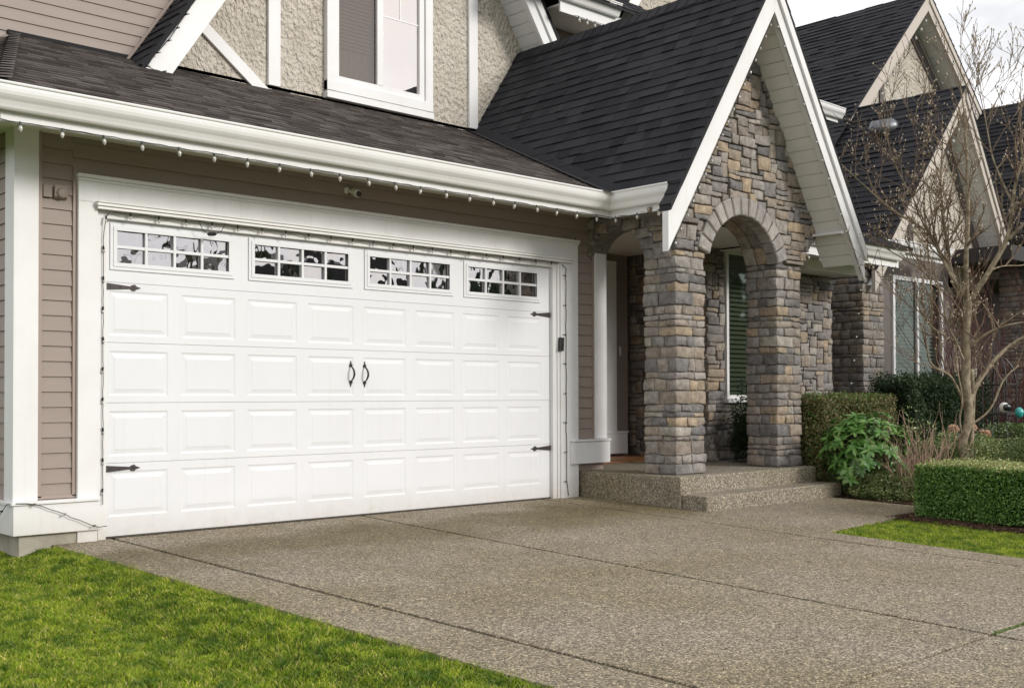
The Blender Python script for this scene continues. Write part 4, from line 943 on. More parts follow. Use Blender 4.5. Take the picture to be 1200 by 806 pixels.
en = MB(); en.box(15.3, 22, -.55, 2.2, 3.35, 3.6); en.build('entry_ceiling', 'charcoal', NB)
pillar(16.55, 17.25, -.4, .2, -.2, 3.35, parent=NB)

# ------------------------------------------------------------------ string lights
def bulbstring(name, pts, label, nb, cat='string lights', hang=.05, clear=True, out_=(0, -1, 0), scale=1.0, cable_r=.0035, sag=0.0, jit=.004):
    pts = [Vector(p) for p in pts]; root = thing(name, pts[0], label, cat)
    segs = [(pts[i+1]-pts[i]).length for i in range(len(pts)-1)]; tot = sum(segs)
    def at(s):
        for i, q in enumerate(segs):
            if s <= q or i == len(segs)-1: return pts[i]+(pts[i+1]-pts[i])*(s/q)
            s -= q
    cab = [];
    K_ = max(nb*4, 8)
    for i in range(K_+1):
        f = i/K_; p = at(f*tot); ph = (f*nb) % 1; p = p+Vector((0, 0, -sag*math.sin(math.pi*ph)))+Vector((random.uniform(-1, 1), random.uniform(-1, 1), random.uniform(-1, 1)))*jit; cab.append(p)
    MB().tube(cab, cable_r, 5).build('cable', 'cable', root)
    for i in range(nb):
        p = at((i+.5)/nb*tot); d = Vector((random.uniform(-.2, .2), random.uniform(-.2, .2), -1)) if hang > 0 else Vector(out_)+Vector((random.uniform(-.2, .2), 0, random.uniform(-.2, .2)))
        d.normalize(); h = scale
        m_ = MB(); m_.lathe(p, [(.007*h, -.006*h), (.0085*h, .0), (.0085*h, .022*h), (.007*h, .026*h)], 8, d); s = m_.build('socket', 'socket' if clear else 'rubber', root, smooth=True)
        h = h if clear else h*.62
        m_ = MB(); m_.lathe(p+d*.024*scale, [(.007*h, 0), (.0145*h, .010*h), (.017*h, .022*h), (.013*h, .038*h), (.004*h, .050*h)], 8, d); m_.build('bulb', 'bulb', s, smooth=True)
    return root
bulbstring('string_lights', [(-1.04, -.71, ZF+.006), (5.06, -.71, ZF+.006), (5.06, -1.5, ZF+.006)], 'row of clear bulbs hanging under the long garage gutter', 24, scale=.9)
bulbstring('string_lights', [(4.83, -1.70, 2.50), (6.58, -1.70, 5.13)], 'row of clear bulbs along the left rake of the stone entry gable', 18, scale=.7)
bulbstring('string_lights', [(6.62, -1.70, 5.13), (8.36, -1.70, 2.50)], 'row of clear bulbs along the right rake of the stone entry gable', 14, hang=0, out_=(-1, -.2, -.2), scale=.7)
bulbstring('string_lights', [(8.5, -.66, ZF-.045), (11.2, -.66, ZF-.045)], 'row of clear bulbs under the short eave right of the stone arch', 10)
bulbstring('string_lights', [(6.95, 1.60, 6.065), (7.6, 1.60, 6.065)], 'short row of clear bulbs under the highest eave above the entry roof', 4, scale=1.1)
bulbstring('string_lights', [(15.08, .10, 5.95), (12.2, .10, 2.8)], 'row of clear bulbs on the lower gable of the neighbouring house', 14, scale=1.3)
bulbstring('string_lights', [(17.8, 2.1, 8.75), (15.1, 2.1, 6.05)], 'row of clear bulbs up the left rake of the highest neighbouring gable', 12, scale=1.4)
bulbstring('string_lights', [(18.0, 2.1, 8.75), (21.0, 2.1, 6.2)], 'row of clear bulbs down the right rake of the highest neighbouring gable', 12, scale=1.4)
bulbstring('string_lights', [(8.42, -1.68, 2.46), (8.40, -1.60, 1.6), (8.36, -1.55, 1.08)], 'thin cable hanging straight down from the right rake foot', 5, hang=0, out_=(-1, -.2, -.3), scale=.6, cable_r=.0028)
# dark sockets round the garage door
bulbstring('string_lights', [(-.045, -.06, .25), (-.045, -.06, 2.30), (-.03, -.085, 2.50), (4.93, -.085, 2.50)], 'black cable with dark sockets up the left jamb and along the garage door head', 31, clear=False, hang=1, scale=.9, cable_r=.003, sag=.01, jit=.002)
bulbstring('string_lights', [(4.97, -.085, 2.49), (5.035, -.085, 2.44), (5.035, -.085, .15), (5.07, -.085, -.0)], 'black cable with dark sockets down the right side of the garage door', 8, clear=False, hang=0, out_=(-1, -.1, .1), scale=.8, cable_r=.004)
bulbstring('string_lights', [(-.70, -.125, .305), (-.55, -.125, .29), (-.12, -.125, .09), (-.03, -.10, .085)], 'loose black cable drooping across the white base board at the left corner', 3, clear=False, hang=0, out_=(0, -1, .2), scale=.8, cable_r=.003)
bulbstring('string_lights', [(-.70, -.125, .305), (-.745, -.05, .30), (-.76, .25, .1), (-.80, .5, -.1)], 'loose black cable hanging round the left corner of the house', 2, clear=False, hang=0, out_=(-1, -.5, .2), scale=.8, cable_r=.003)
bulbstring('string_lights', [(1.62, 1.82, 4.95), (1.43, 1.82, 4.62), (1.27, 1.82, 4.42), (1.17, 1.82, 4.27), (1.43, 1.82, 4.245)], 'dark cable and sockets stapled to the foot of the upper white rake board', 6, clear=False, hang=0, out_=(.3, -1, 0), scale=1.0, cable_r=.004)
# cable connector hanging under the head of the door
m_ = MB(); m_.lathe((.80, -.12, 2.40), [(.010, 0), (.016, .01), (.016, .06), (.010, .075)], 8, (1, 0, .12)); m_.tube([(.875, -.12, 2.41), (.93, -.11, 2.44), (.97, -.09, 2.50)], .003, 5); m_.tube([(.80, -.12, 2.40), (.76, -.1, 2.44), (.74, -.09, 2.50)], .003, 5)
m_.build('cable_connector', 'rubber', label='black plug connector dangling below the garage door head', category='connector')

# ------------------------------------------------------------------ small fixtures
sc = thing('security_camera', (2.35, -.05, 2.93), 'small white security camera under the eave above the garage door', 'camera')
m_ = MB(); m_.lathe((2.22, -.03, 2.945), [(.03, 0), (.03, .015), (.012, .02)], 12, (0, -1, 0)); m_.tube([(2.22, -.05, 2.945), (2.25, -.08, 2.925)], .010, 8); m_.build('bracket', 'plastic_white', sc, smooth=True)
m_ = MB(); m_.lathe((2.27, -.05, 2.935), [(.02, 0), (.032, .01), (.036, .085), (.034, .095)], 14, (.12, -.95, -.28)); m_.build('body', 'plastic_white', sc, smooth=True)
m_ = MB(); m_.lathe((2.2815, -.1405, 2.9085), [(.030, 0), (.029, .006), (.01, .009)], 14, (.12, -.95, -.28)); m_.build('lens', 'lens', sc, smooth=True)
kp = thing('keypad', (4.97, -.1, 1.63), 'black door opener keypad on the white right jamb', 'keypad')
m_ = MB(); m_.prism([(4.928, -.058, 1.555), (4.995, -.058, 1.555), (5.003, -.058, 1.70), (4.942, -.058, 1.70)], (0, -.035, 0)); m_.build('cover', 'black', kp, bevel=.006)
m_ = MB(); m_.box(4.935, 4.99, -.098, -.094, 1.60, 1.605); m_.build('cover_latch', 'rubber', kp)
pl = thing('porch_lamp', (8.0, 1.05, 2.6), 'small white spotlight fixture on the dark stone inside the porch', 'lamp')
m_ = MB(); m_.lathe((8.0, 1.05, 2.72), [(.05, 0), (.05, .03)], 12, (-1, 0, 0)); m_.build('bracket', 'black', pl)
m_ = MB(); m_.lathe((7.93, 1.05, 2.66), [(.05, -.07), (.07, -.05), (.075, .05), (.06, .09), (.02, .1)], 14, (-.3, -.8, .1)); m_.build('lamp_head', 'plastic_white', pl, smooth=True)
m_ = MB(); m_.box(7.80, 7.83, 1.585, 1.60, 1.62, 1.74); m_.build('door_bell', 'plastic_white', label='small pale doorbell on the siding inside the porch', category='doorbell')
# seated rabbit figurine on the porch slab
rf = thing('garden_figurine', (7.72, .0, .254), 'small grey stone animal figurine sitting on the porch beside the pillar', 'figurine')
m_ = MB(); m_.lathe((7.72, .0, .256), [(.055, 0), (.075, .03), (.07, .07), (.05, .12), (.035, .15)], 14); m_.lathe((7.75, -.03, .256), [(.045, 0), (.05, .02), (.03, .05)], 10); m_.lathe((7.70, -.02, .43), [(.01, -.045), (.038, -.02), (.042, .01), (.03, .035), (.005, .045)], 12, (-.3, -.4, 1)); m_.build('body', 'figurine', rf, smooth=True)
m_ = MB()
for s in (-1, 1): m_.tube([(7.70+s*.015, -.02, .46), (7.695+s*.022, -.01, .50), (7.70+s*.028, .0, .545)], [.012, .013, .004], 8)
m_.build('ears', 'figurine', rf, smooth=True)

# ------------------------------------------------------------------ plants
def shrub(name, loc, label, cat, mats, group=None):
    return thing(name, loc, label, cat, group)
# front box hedge, runs from the walk towards the street
hg = thing('box_hedge', (6.9, -4.5, -.1), 'clipped green box hedge at the right edge with pale sunlit top', 'hedge')
zt = lambda y: .40
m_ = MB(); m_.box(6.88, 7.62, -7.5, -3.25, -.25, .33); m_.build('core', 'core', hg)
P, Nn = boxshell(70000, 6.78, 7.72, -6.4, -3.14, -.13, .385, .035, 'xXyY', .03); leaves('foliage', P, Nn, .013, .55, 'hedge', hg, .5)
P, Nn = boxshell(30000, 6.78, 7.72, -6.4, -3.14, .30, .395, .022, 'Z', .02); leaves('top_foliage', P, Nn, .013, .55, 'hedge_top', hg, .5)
# hedge beside the stone pillar
hg = thing('box_hedge', (9, -1.1, 0), 'bronzed green clipped hedge right of the stone pillar', 'hedge')
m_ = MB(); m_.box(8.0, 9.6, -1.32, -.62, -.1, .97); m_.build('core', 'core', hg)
P, Nn = boxshell(45000, 7.92, 9.72, -1.42, -.52, -.05, 1.03, .05, 'xyZX', .05); leaves('foliage', P, Nn, .016, .55, 'hedge_brown', hg, .5)
P, Nn = boxshell(12000, 7.94, 9.70, -1.40, -.54, .1, 1.04, .04, 'xyZ', .05); leaves('foliage_green', P, Nn, .016, .55, 'hedge', hg, .5)
# dark yew hedge under the window
hg = thing('yew_hedge', (12, -.6, 0), 'dark evergreen hedge under the neighbouring window', 'hedge')
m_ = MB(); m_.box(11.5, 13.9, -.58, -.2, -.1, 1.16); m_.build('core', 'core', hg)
P, Nn = boxshell(42000, 11.42, 14.1, -.75, -.05, -.05, 1.29, .08, 'xyZ', .10); leaves('foliage', P, Nn, .022, .4, 'yew', hg, .4)
# small conifer seen through the arch
cf = thing('conifer_shrub', (8.45, -.05, .1), 'dark young conifer in front of the stone wall behind the arch', 'shrub')
P, Nn = blob(9000, (8.43, -.05, .62), (.28, .25, .52), .35, .4); leaves('foliage', P, Nn, .02, .35, 'yew', cf, .3)
m_ = MB(); m_.tube([(8.43, -.05, 0), (8.43, -.05, .9)], [.02, .005], 6); m_.build('trunk', 'bark', cf)
# broad-leaved rhododendron
rh = thing('rhododendron', (8.3, -1.95, -.05), 'bright green glossy broad-leaved shrub beside the porch steps', 'shrub')
stems = MB(); V = []; F = []
def bigleaf(base, d, up, L_, W_):
    d = d.normalized(); sdv = d.cross(up).normalized(); nn = sdv.cross(d).normalized(); b = len(V)
    pr_ = [(0, .10, 0), (.3, .9, .05), (.6, 1, .02), (.85, .6, -.05), (1, .03, -.13)]
    for (a, w_, hgt) in pr_:
        c = base+d*(a*L_)+nn*(hgt*L_)
        V.append(c-sdv*W_*w_+nn*W_*.25*w_); V.append(c); V.append(c+sdv*W_*w_+nn*W_*.25*w_)
    for i in range(len(pr_)-1):
        for k in range(2): F.append((b+i*3+k, b+i*3+k+1, b+i*3+k+4, b+i*3+k+3))
RC = Vector((8.04, -1.90, .40)); RR_ = Vector((.46, .46, .48))
for i in range(300):
    d = Vector((random.gauss(0, 1), random.gauss(0, 1), random.gauss(.25, .9))).normalized()
    if d.z < -.55: continue
    k = random.uniform(.5, 1.08); p = RC+Vector((d.x*RR_.x, d.y*RR_.y, d.z*RR_.z))*k
    ax = (d*.8+Vector((0, 0, .5))).normalized(); stems.tube([p-ax*.12, p], .004, 4)
    u = ax.orthogonal().normalized(); v = ax.cross(u); a0_ = random.uniform(0, 6.28); nl = random.randint(6, 9)
    for q in range(nl):
        an = a0_+q*6.283/nl+random.uniform(-.2, .2); dd = (u*math.cos(an)+v*math.sin(an))+ax*random.uniform(-.15, .6)
        bigleaf(p, dd, ax, random.uniform(.075, .125), random.uniform(.016, .024))
me = bpy.data.meshes.new('foliage'); me.from_pydata([tuple(v) for v in V], [], F); me.update(); finish(me, 'foliage', 'rhodo', rh, True)
for i in range(14):
    a = random.uniform(0, 6.28); e = RC+Vector((math.cos(a)*.35, math.sin(a)*.3, random.uniform(-.1, .25))); stems.tube([(8.04, -1.95, -.08), (RC+e)/2-Z*.1, e], [.012, .009, .005], 5)
stems.build('stems', 'bark', rh)
# low small-leaved shrub under it
lo = thing('low_shrub', (7.95, -2.2, -.05), 'low small-leaved olive shrub at the foot of the porch steps', 'shrub')
for c, r_ in (((7.93, -2.05, .05), (.26, .30, .24)), ((8.1, -2.3, .03), (.28, .22, .20)), ((8.05, -1.75, .1), (.16, .28, .28))):
    P, Nn = blob(7000, c, r_, .25, .25, -.09); leaves('foliage', P, Nn, .013, .5, 'cover', lo, .3)
# dead hydrangea stems
dh = thing('bare_shrub', (8.6, -2.25, 0), 'bare brown twiggy shrub with dry stems beside the green bush', 'shrub')
m_ = MB(); mt_ = MB()
def sprout(m, p, d, L_, r_, depth, spread, mtip=None, gn=.1):
    n = 5; pts = [p]; 
    for i in range(n): d = (d+Vector((random.gauss(0, gn), random.gauss(0, gn), random.gauss(.02, gn*.6)))).normalized(); pts.append(pts[-1]+d*L_/n)
    m.tube(pts, [r_*(1-.75*i/n) for i in range(n+1)], 5 if r_ > .006 else 4, cap=False)
    if depth > 0:
        for k in range(random.randint(2, 3)):
            i = random.randint(2, n); dd = (d+Vector((random.gauss(0, spread), random.gauss(0, spread), random.gauss(.1, spread*.7)))).normalized(); sprout(m, pts[i], dd, L_*random.uniform(.4, .7), r_*.55, depth-1, spread, mtip, gn)
    elif mtip is not None: mtip.append(pts[-1])
for i in range(150):
    a = random.uniform(0, 6.28); rr = random.uniform(0, .30); b = Vector((8.28+rr*math.cos(a), -2.38+rr*math.sin(a), -.07))
    d = Vector((math.cos(a)*.35+random.gauss(0, .12), math.sin(a)*.35+random.gauss(0, .12), 1)); sprout(m_, b, d, random.uniform(.30, .75)*(1 if random.random() < .6 else .6), random.uniform(.004, .009), 1, .35)
m_.build('stems', 'deadstem', dh)
P, Nn = blob(220, (8.32, -2.3, .66), (.36, .3, .28), .3, .6); leaves('dry_leaves', P, Nn, .022, .5, 'cover', dh, .2)
P, Nn = blob(900, (8.28, -2.38, .10), (.30, .28, .22), .3, .6); leaves('dry_litter', P, Nn, .020, .35, mat('dry_leaf', (.28, .17, .12), .8, .2), dh, .2)
# ground-cover shrubs behind the front hedge
GCs = [((9.15, -2.55, .26), (.62, .5, .36), 'cover', 'olive green low shrub left of the tree trunk, behind the front hedge'),
       ((9.5, -3.45, .28), (.62, .55, .42), 'cover', 'dense low shrub right of the tree trunk with pale specks'),
       ((10.5, -2.95, .34), (.8, .6, .48), 'rhodo_s', 'dark green shrub with shiny leaves behind the trunk'),
       ((10.9, -3.75, .36), (.6, .6, .46), 'yellow_s', 'yellow green shrub at the right edge behind the front hedge')]
M['rhodo_s'] = leafmat('shiny_small_leaf', [(0.053, 0.105, 0.030), (0.105, 0.165, 0.045), (0.150, 0.225, 0.060)], .22, .7, .15); M['yellow_s'] = M['yellow']
for c, r_, k, lab in GCs:
    g = thing('low_shrub', (c[0], c[1], 0), lab, 'shrub'); P, Nn = blob(16000, c, r_, .25, .2, -.05); leaves('foliage', P, Nn, .02 if k != 'cover' else .016, .5, k, g, .35)
# hydrangea heads
hy = thing('hydrangea', (9.2, -2.3, 0), 'dried rusty hydrangea flower heads above the low shrubs', 'shrub')
m_ = MB()
for c in ((9.45, -2.28, .66), (9.62, -2.42, .68), (9.72, -2.55, .60), (9.2, -2.30, .45)):
    m_.tube([(9.4, -2.3, 0), c], .004, 4); P, Nn = blob(420, c, (.065, .065, .055), .2, .2); leaves('flower_head', P, Nn, .014, .7, 'rust', hy, .3)
m_.build('stems', 'deadstem', hy)
# dark red twiggy shrub by the neighbour's entry
rs = thing('red_shrub', (13.6, -.9, 0), 'dark red bare twiggy shrub behind the tree', 'shrub'); m_ = MB()
for i in range(90):
    a = random.uniform(0, 6.28); b = Vector((13.6+.3*math.cos(a), -.9+.3*math.sin(a), 0)); sprout(m_, b, Vector((math.cos(a)*.3, math.sin(a)*.3, 1)), random.uniform(1.2, 2.4), .007, 2, .35)
m_.build('stems', mat('red_stem', (.10, .035, .028), .8, .2), rs)
# moss growing in the joints
def moss(name, pts, n, lab):
    Ps = []
    for (xa, ya, xb, yb_, w_) in pts:
        t = rng.uniform(0, 1, n); x = xa+(xb-xa)*t+rng.normal(0, w_, n); y = ya+(yb_-ya)*t+rng.normal(0, w_, n); Ps.append(np.stack([x, y, -.02+.03*y+rng.uniform(-.004, .006, n)], 1))
    P = np.concatenate(Ps); leaves(name, P, np.tile([0, 0, 1.], (len(P), 1)), .0055, .5, 'cover', None, .5, kind='stuff', label=lab, category='moss')
moss('joint_moss', [(2.30, -5.87, 2.62, -5.872, .007), (2.62, -5.872, 2.80, -5.868, .004)], 700, 'yellow green moss in the driveway joints')
# fallen bits on the concrete
n = 260; x = rng.uniform(.4, 7.4, n); y = rng.uniform(-6.3, -.3, n); k = x < 5.0+(y > -3)*2.4; x, y = x[k], y[k]; P = np.stack([x, y, -.02+.03*y+.006], 1)
leaves('fallen_bits', P, np.tile([0, 0, 1.], (len(P), 1)), .009, .45, 'chip', None, .9, kind='stuff', label='small fallen leaf bits lying on the driveway', category='litter')
# loose mulch chips
n = 2600; x = rng.uniform(7.65, 9.6, n); y = rng.uniform(-3.0, -1.75, n); P = np.stack([x, y, np.array([bedz(a, b)+.006 for a, b in zip(x, y)])], 1)
x2 = rng.uniform(6.4, 6.72, 900); y2 = rng.uniform(-6, -3.0, 900); P2 = np.stack([x2, y2, np.array([gz(b)+.004 for b in y2])], 1); x3 = rng.uniform(6.6, 7.7, 700); y3 = rng.uniform(-3.2, -2.96, 700); P2 = np.concatenate([P2, np.stack([x3, y3, gz(-3.1)+.0*x3], 1)])
P = np.concatenate([P, P2]); leaves('mulch_chips', P, np.tile([0, 0, 1.], (len(P), 1)), .016, .4, 'chip', None, .9, kind='stuff', label='loose bark mulch chips scattered over the planting bed', category='mulch')

# ------------------------------------------------------------------ the bare tree
TB = Vector((8.758, -2.749, 0)); RT = Vector((.7298, -.6837, 0)); FT = Vector((.6837, .7298, 0)); KX = .009635
def tp(u, v, b=0): return Vector((TB.x, TB.y, 0))+RT*((u-1132)*KX)+FT*b+Z*(1.065+(461-v)*KX)
tree = thing('bare_tree', (8.758, -2.749, -.03), 'bare multi-stemmed tree with pale buds in front of the neighbouring house', 'tree')
tr = MB(); tw = MB(); tips = []; nodes = []
def smoothp(pts, k=4):
    o = []; n = len(pts)
    for i in range(n-1):
        p0, p1, p2, p3 = pts[max(i-1, 0)], pts[i], pts[i+1], pts[min(i+2, n-1)]
        for j in range(k):
            t = j/k; o.append(.5*((2*p1)+(p2-p0)*t+(2*p0-5*p1+4*p2-p3)*t*t+(3*p1-p0-3*p2+p3)*t*t*t))
    o.append(pts[-1]); return o
def limb(pl_, r0, r1, nt_=10, tl_=(.4, .9), start=.25):
    nt_ = int(nt_*.62)
    pts = smoothp([tp(*q) for q in pl_]); m = len(pts); rad = [(r0+(r1-r0)*i/(m-1))*.80 for i in range(m)]
    pts = [p+noise.noise_vector(p*3)*.012 for p in pts]
    tr.tube(pts, rad, 9 if r0 > .03 else 6)
    for k in range(nt_):
        i = random.randint(int(m*start), m-1); d = (pts[min(i+1, m-1)]-pts[max(i-1, 0)]).normalized()
        d = (d*.5+Vector((random.gauss(0, .55), random.gauss(0, .55), random.gauss(.45, .35)))).normalized(); twig(pts[i], d, random.uniform(*tl_)*.85, min(rad[i]*.65, .011), 2)
def twig(p, d, L_, r_, depth):
    n = 6; pts = [p]
    for i in range(n):
        d = (d+Vector((random.gauss(0, .10), random.gauss(0, .10), .06+random.gauss(0, .07)))).normalized(); pts.append(pts[-1]+d*L_/n)
        if i > 1 and random.random() < .45: nodes.append((pts[-1], d))
    tw.tube(pts, [max(.0026, r_*1.15*(1-.7*i/n)) for i in range(n+1)], 4, cap=False); nodes.append((pts[-1], d))
    if depth > 0:
        for k in range(random.randint(2, 4)):
            i = random.randint(1, n); q = d.orthogonal().normalized(); q.rotate(Matrix.Rotation(random.uniform(0, 6.28), 3, d)); dd = (d+q*random.uniform(.4, 1.0)+Vector((0, 0, .15))).normalized()
            twig(pts[i], dd, L_*random.uniform(.35, .65), max(.0022, r_*.6), depth-1)
limb([(1134, 585), (1134, 545), (1128, 518), (1136, 488), (1133, 450), (1133, 415), (1135, 375), (1137, 345)], .066, .056, 3, start=.7)
limb([(1140, 430, .02), (1143, 470, .05), (1141, 520, .06), (1141, 560, .05)], .035, .04, 0)
limb([(1137, 347), (1122, 325, .05), (1110, 292, .15), (1092, 262, .2), (1062, 240, .3), (1025, 205, .35), (1002, 180, .4)], .030, .006, 26)
limb([(1135, 348), (1131, 300, -.1), (1131, 250, -.15), (1128, 200, -.2), (1126, 140, -.2), (1120, 95, -.2)], .040, .006, 26)
limb([(1132, 345, .05), (1124, 315, .15), (1119, 270, .2), (1117, 220, .3), (1122, 165, .35), (1124, 120, .4)], .034, .006, 24)
limb([(1138, 350), (1158, 315, -.1), (1176, 280, -.15), (1181, 235, -.2), (1188, 195, -.25), (1204, 150, -.3), (1215, 90, -.3)], .042, .007, 24)
limb([(1176, 282, -.15), (1195, 258, -.25), (1225, 235, -.3)], .024, .008, 10)
limb([(1158, 316, -.1), (1180, 308, .1), (1210, 306, .2), (1240, 300, .2)], .014, .006, 8)
limb([(1137, 470), (1150, 448, .1), (1172, 424, .2), (1200, 400, .3), (1240, 380, .3)], .045, .02, 8)
limb([(1137, 405), (1150, 392, -.1), (1172, 380, -.2), (1215, 374, -.3)], .028, .01, 10)
limb([(1142, 495, .05), (1165, 478, .1), (1182, 445, .15), (1205, 425, .2)], .016, .01, 4)
limb([(1130, 470), (1112, 440, -.1), (1085, 424, -.2), (1075, 402, -.3), (1064, 370, -.35)], .022, .005, 10)
limb([(1133, 405), (1105, 385, .1), (1095, 372, .15), (1088, 350, .2), (1070, 332, .25), (1040, 316, .3)], .020, .005, 14)
limb([(1132, 425), (1118, 400, -.1), (1108, 384, -.15), (1098, 352, -.2), (1080, 300, -.3), (1060, 270, -.3)], .020, .005, 14)
limb([(1130, 515), (1123, 492, -.05), (1124, 462, -.1), (1118, 425, -.1), (1117, 395, -.1), (1108, 350, -.1)], .016, .006, 6)
limb([(1100, 384, .15), (1101, 330, .2), (1097, 270, .25), (1095, 210, .25), (1098, 140, .3)], .014, .004, 20)
limb([(1110, 292, .15), (1080, 225, .2), (1062, 180, .3), (1050, 130, .3)], .014, .004, 18)
limb([(1128, 345, .1), (1085, 300, .4), (1045, 270, .6), (1015, 240, .7)], .014, .004, 16)
limb([(1181, 240, -.2), (1165, 190, -.1), (1160, 140, 0), (1150, 95, 0)], .016, .004, 16)
limb([(1215, 300, -.2), (1200, 240, -.2), (1190, 160, -.2), (1198, 100, -.2)], .016, .004, 12)
tr.build('trunk', 'bark', tree, smooth=True)
tw.build('twigs', 'twig', tree)
bp_ = np.array([tuple(p+d*.006) for p, d in nodes if random.random() < .42]); 
def octa(P, s, sz):
    n = len(P); o = np.array([[1, 0, 0], [0, 1, 0], [-1, 0, 0], [0, -1, 0], [0, 0, sz], [0, 0, -sz]])*1.0
    V = P[:, None, :]+o[None]*(s*rng.uniform(.7, 1.4, n))[:, None, None]; f = np.array([[0, 1, 4], [1, 2, 4], [2, 3, 4], [3, 0, 4], [1, 0, 5], [2, 1, 5], [3, 2, 5], [0, 3, 5]])
    return V.reshape(-1, 3), (np.arange(n)[:, None, None]*6+f[None]).reshape(-1, 3)
Vb, Fb = octa(bp_, .008, 1.7); npmesh('buds', Vb, Fb, 'bud', tree, True)
# slim second trunk behind
t2_ = thing('slim_tree', (9.9, -2.3, 0), 'slim pale tree stem just behind the big trunk', 'tree')
m_ = MB(); m_.tube([(9.80, -2.36, -.05), (9.78, -2.36, .5), (9.74, -2.33, 1.1), (9.76, -2.32, 1.7), (9.72, -2.3, 2.3)], [.045, .04, .036, .026, .01], 8); m_.build('trunk', 'bark', t2_, smooth=True)
m_ = MB()
for k in range(8): sprout(m_, Vector((9.76, -2.33, 1.2+.12*k)), Vector((random.gauss(0, .5), random.gauss(0, .5), .8)).normalized(), .6, .008, 1, .4)
m_.build('twigs', 'twig', t2_)

# ------------------------------------------------------------------ garden ornaments
to = thing('garden_trellis', (12.4, -1.55, 0), 'black metal obelisk trellis beside the neighbouring stone pillar', 'trellis')
m_ = MB(); cx, cy = 12.42, -1.56
for a in range(4):
    dx, dy = ((1, 1), (1, -1), (-1, -1), (-1, 1))[a]; m_.tube([(cx+dx*.17, cy+dy*.17, 0), (cx+dx*.17, cy+dy*.17, 1.25), (cx+dx*.14, cy+dy*.14, 1.45), (cx+dx*.07, cy+dy*.07, 1.58), (cx, cy, 1.63)], .011, 6)
m_.build('frame', 'black', to)
m_ = MB()
for z in (.35, .8, 1.22):
    q = [(cx+dx*.17, cy+dy*.17, z) for dx, dy in ((1, 1), (1, -1), (-1, -1), (-1, 1), (1, 1))]
    m_.tube(q, .010, 6)
m_.build('rungs', 'black', to)
bf = thing('bird_feeder', (9.97, -2.67, .9), 'round white and dark bird feeder hanging from a branch', 'bird feeder')
m_ = MB(); m_.lathe((9.97, -2.67, .92), [(.01, -.06), (.04, -.05), (.056, -.018), (.058, .01), (.044, .045), (.016, .06)], 14); m_.build('body', 'plastic_white', bf, smooth=True)
m_ = MB(); m_.lathe((9.938, -2.708, .92), [(.042, 0), (.045, .03), (.02, .04)], 14, (-.64, -.77, 0)); m_.build('opening', 'lens', bf, smooth=True)
m_ = MB(); m_.tube([(9.97, -2.67, .99), (9.975, -2.675, 1.15), (9.98, -2.68, 1.26)], .004, 5); m_.build('cord', 'socket', bf)
te = thing('glass_ornament', (10.6, -2.6, .85), 'small teal ornament hanging at the right edge', 'ornament')
m_ = MB(); m_.lathe((10.60, -2.59, .85), [(.005, -.07), (.04, -.05), (.055, 0), (.045, .04), (.015, .065)], 12); m_.build('body', 'teal', te, smooth=True)
m_ = MB(); m_.tube([(10.6, -2.59, .91), (10.6, -2.59, 1.12)], .004, 5); m_.build('cord', 'cable', te)
m_ = MB(); m_.lathe((11.1, -1.7, .42), [(.10, -.45), (.06, -.3), (.05, -.02), (.12, 0), (.27, .07), (.31, .12), (.30, .13), (.24, .09), (.02, .06)], 20); m_.build('bird_bath', 'handle_wood', smooth=True, label='low dark bird bath bowl behind the tree trunk', category='bird bath')

# ------------------------------------------------------------------ the far side of the street (reflected in the panes)
sheet('road', [-60, 80], [-24, -17], lambda x, y: -.24, mat('asphalt', (.05, .05, .052), .9, .2, cvar=(.035, .035, .036), cscale=8), kind='structure')
def far_house(x, y, w_, d_, h_, face, m1, label):
    r = thing('house_across', (x, y, -.25), label, 'house'); yb_ = y+d_*face
    a, b = min(y, yb_), max(y, yb_)
    MB().box(x-w_/2, x+w_/2, a, b, -.3, h_).build('wall', m1, r)
    q = MB(); q.prism([(x-w_/2-.5, a-.4, h_-.2), (x+w_/2+.5, a-.4, h_-.2), (x, a-.4, h_+w_*.27)], (0, b-a+.8, 0)); q.build('roof', 'shingle', r)
    for k, (wx, wz) in enumerate(((-.28, 1), (.22, 1), (-.28, 3.9), (.05, 3.9), (.3, 3.9))):
        f = MB(); yy = b+.01 if face < 0 else a-.06; f.box(x+wx*w_-.8, x+wx*w_+.8, yy, yy+.05, wz, wz+1.5); o = f.build('window', 'white', r)
        f = MB(); yy2 = yy+.055 if face < 0 else yy-.01; f.box(x+wx*w_-.7, x+wx*w_+.7, yy2, yy2+.01, wz+.1, wz+1.4); f.build('pane', 'lens', o)
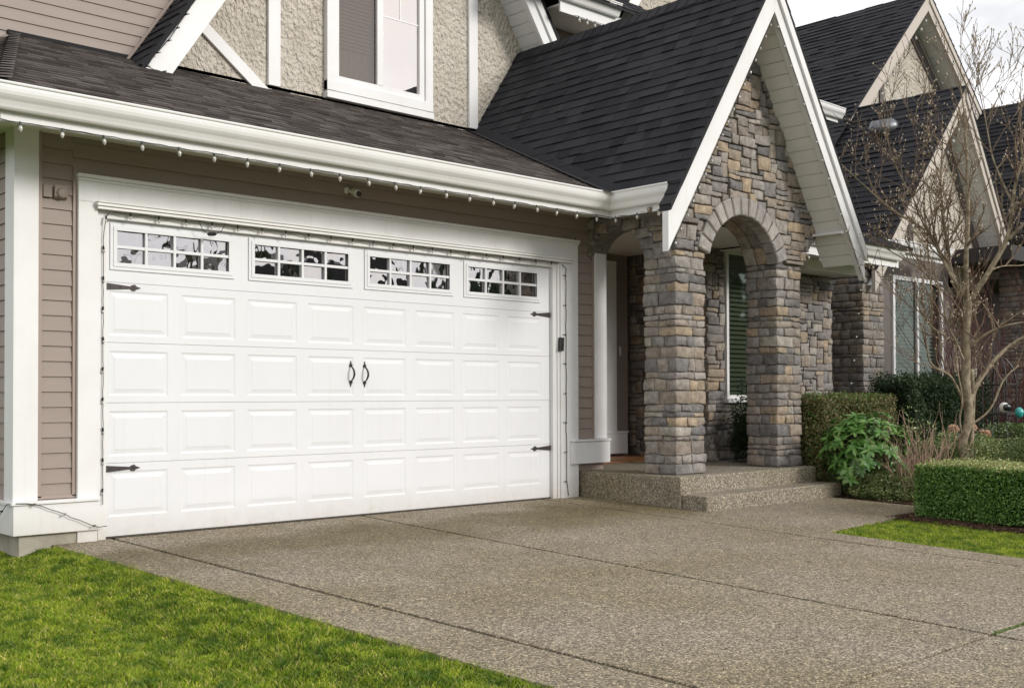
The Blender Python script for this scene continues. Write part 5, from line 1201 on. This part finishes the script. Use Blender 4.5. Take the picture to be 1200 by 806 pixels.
for i, (x, w_, h_, m1, lab) in enumerate(((-26, 12, 4.8, 'siding', 'taupe house across the street, leftmost'), (-9, 11, 4.6, 'taupe_dark', 'dark grey house across the street'), (9, 12, 3.6, 'stucco', 'pale stucco house across the street'), (25, 12, 4.4, 'siding', 'taupe house across the street behind conifers'), (45, 12, 5.6, 'taupe_dark', 'dark grey house across the street, rightmost'))):
    far_house(x, -34, w_, 10, h_, -1, m1, lab)
def conifer(x, y, h_, r_, lab):
    t = thing('conifer', (x, y, -.3), lab, 'tree', 'conifers across the street'); MB().tube([(x, y, -.3), (x, y, h_)], [.22, .03], 8).build('trunk', 'bark', t)
    n = 9000; k = rng.uniform(0, 1, n)**.6; a = rng.uniform(0, 2*np.pi, n); zz = h_*(1-k)+.6; lay = .75+.25*np.sin(zz*5); rr = r_*k*lay*np.sqrt(rng.uniform(.3, 1, n))*(1+.25*np.sin(a*5+zz))
    P = np.stack([x+rr*np.cos(a), y+rr*np.sin(a), zz-.25*rr], 1); leaves('crown', P, np.stack([np.cos(a), np.sin(a), .3+0*a], 1), .22, .35, 'yew', t, .3)
for k, (x, y, h_, r_) in enumerate(((15.5, -27, 6, 1.6), (30, -28, 12.5, 3.0), (36, -27, 9, 2.2), (33, -31, 13, 3.2), (51, -30, 11, 2.6), (20, -30, 5.5, 1.6))):
    conifer(x, y, h_, r_, 'dark conifer across the street, %s' % ['beside the pale house', 'tall and broad', 'narrow and low', 'tallest of the row', 'at the far right', 'smallest of the row'][k])
def bare(x, y, lab):
    t = thing('street_tree', (x, y, -.3), lab, 'tree', 'bare trees across the street'); m = MB()
    m.tube([(x, y, -.3), (x+.1, y, 2.5)], [.16, .12], 8)
    for k in range(9): sprout(m, Vector((x+.1, y, 2.4)), Vector((random.gauss(0, .5), random.gauss(0, .5), .9)).normalized(), random.uniform(1.5, 2.3), .05, 3, .4)
    m.build('trunk', 'bark', t)
bare(15, -26, 'bare street tree, nearest the walk'); bare(29, -16, 'bare street tree in front of the conifers'); bare(23, -25, 'bare street tree in the middle')
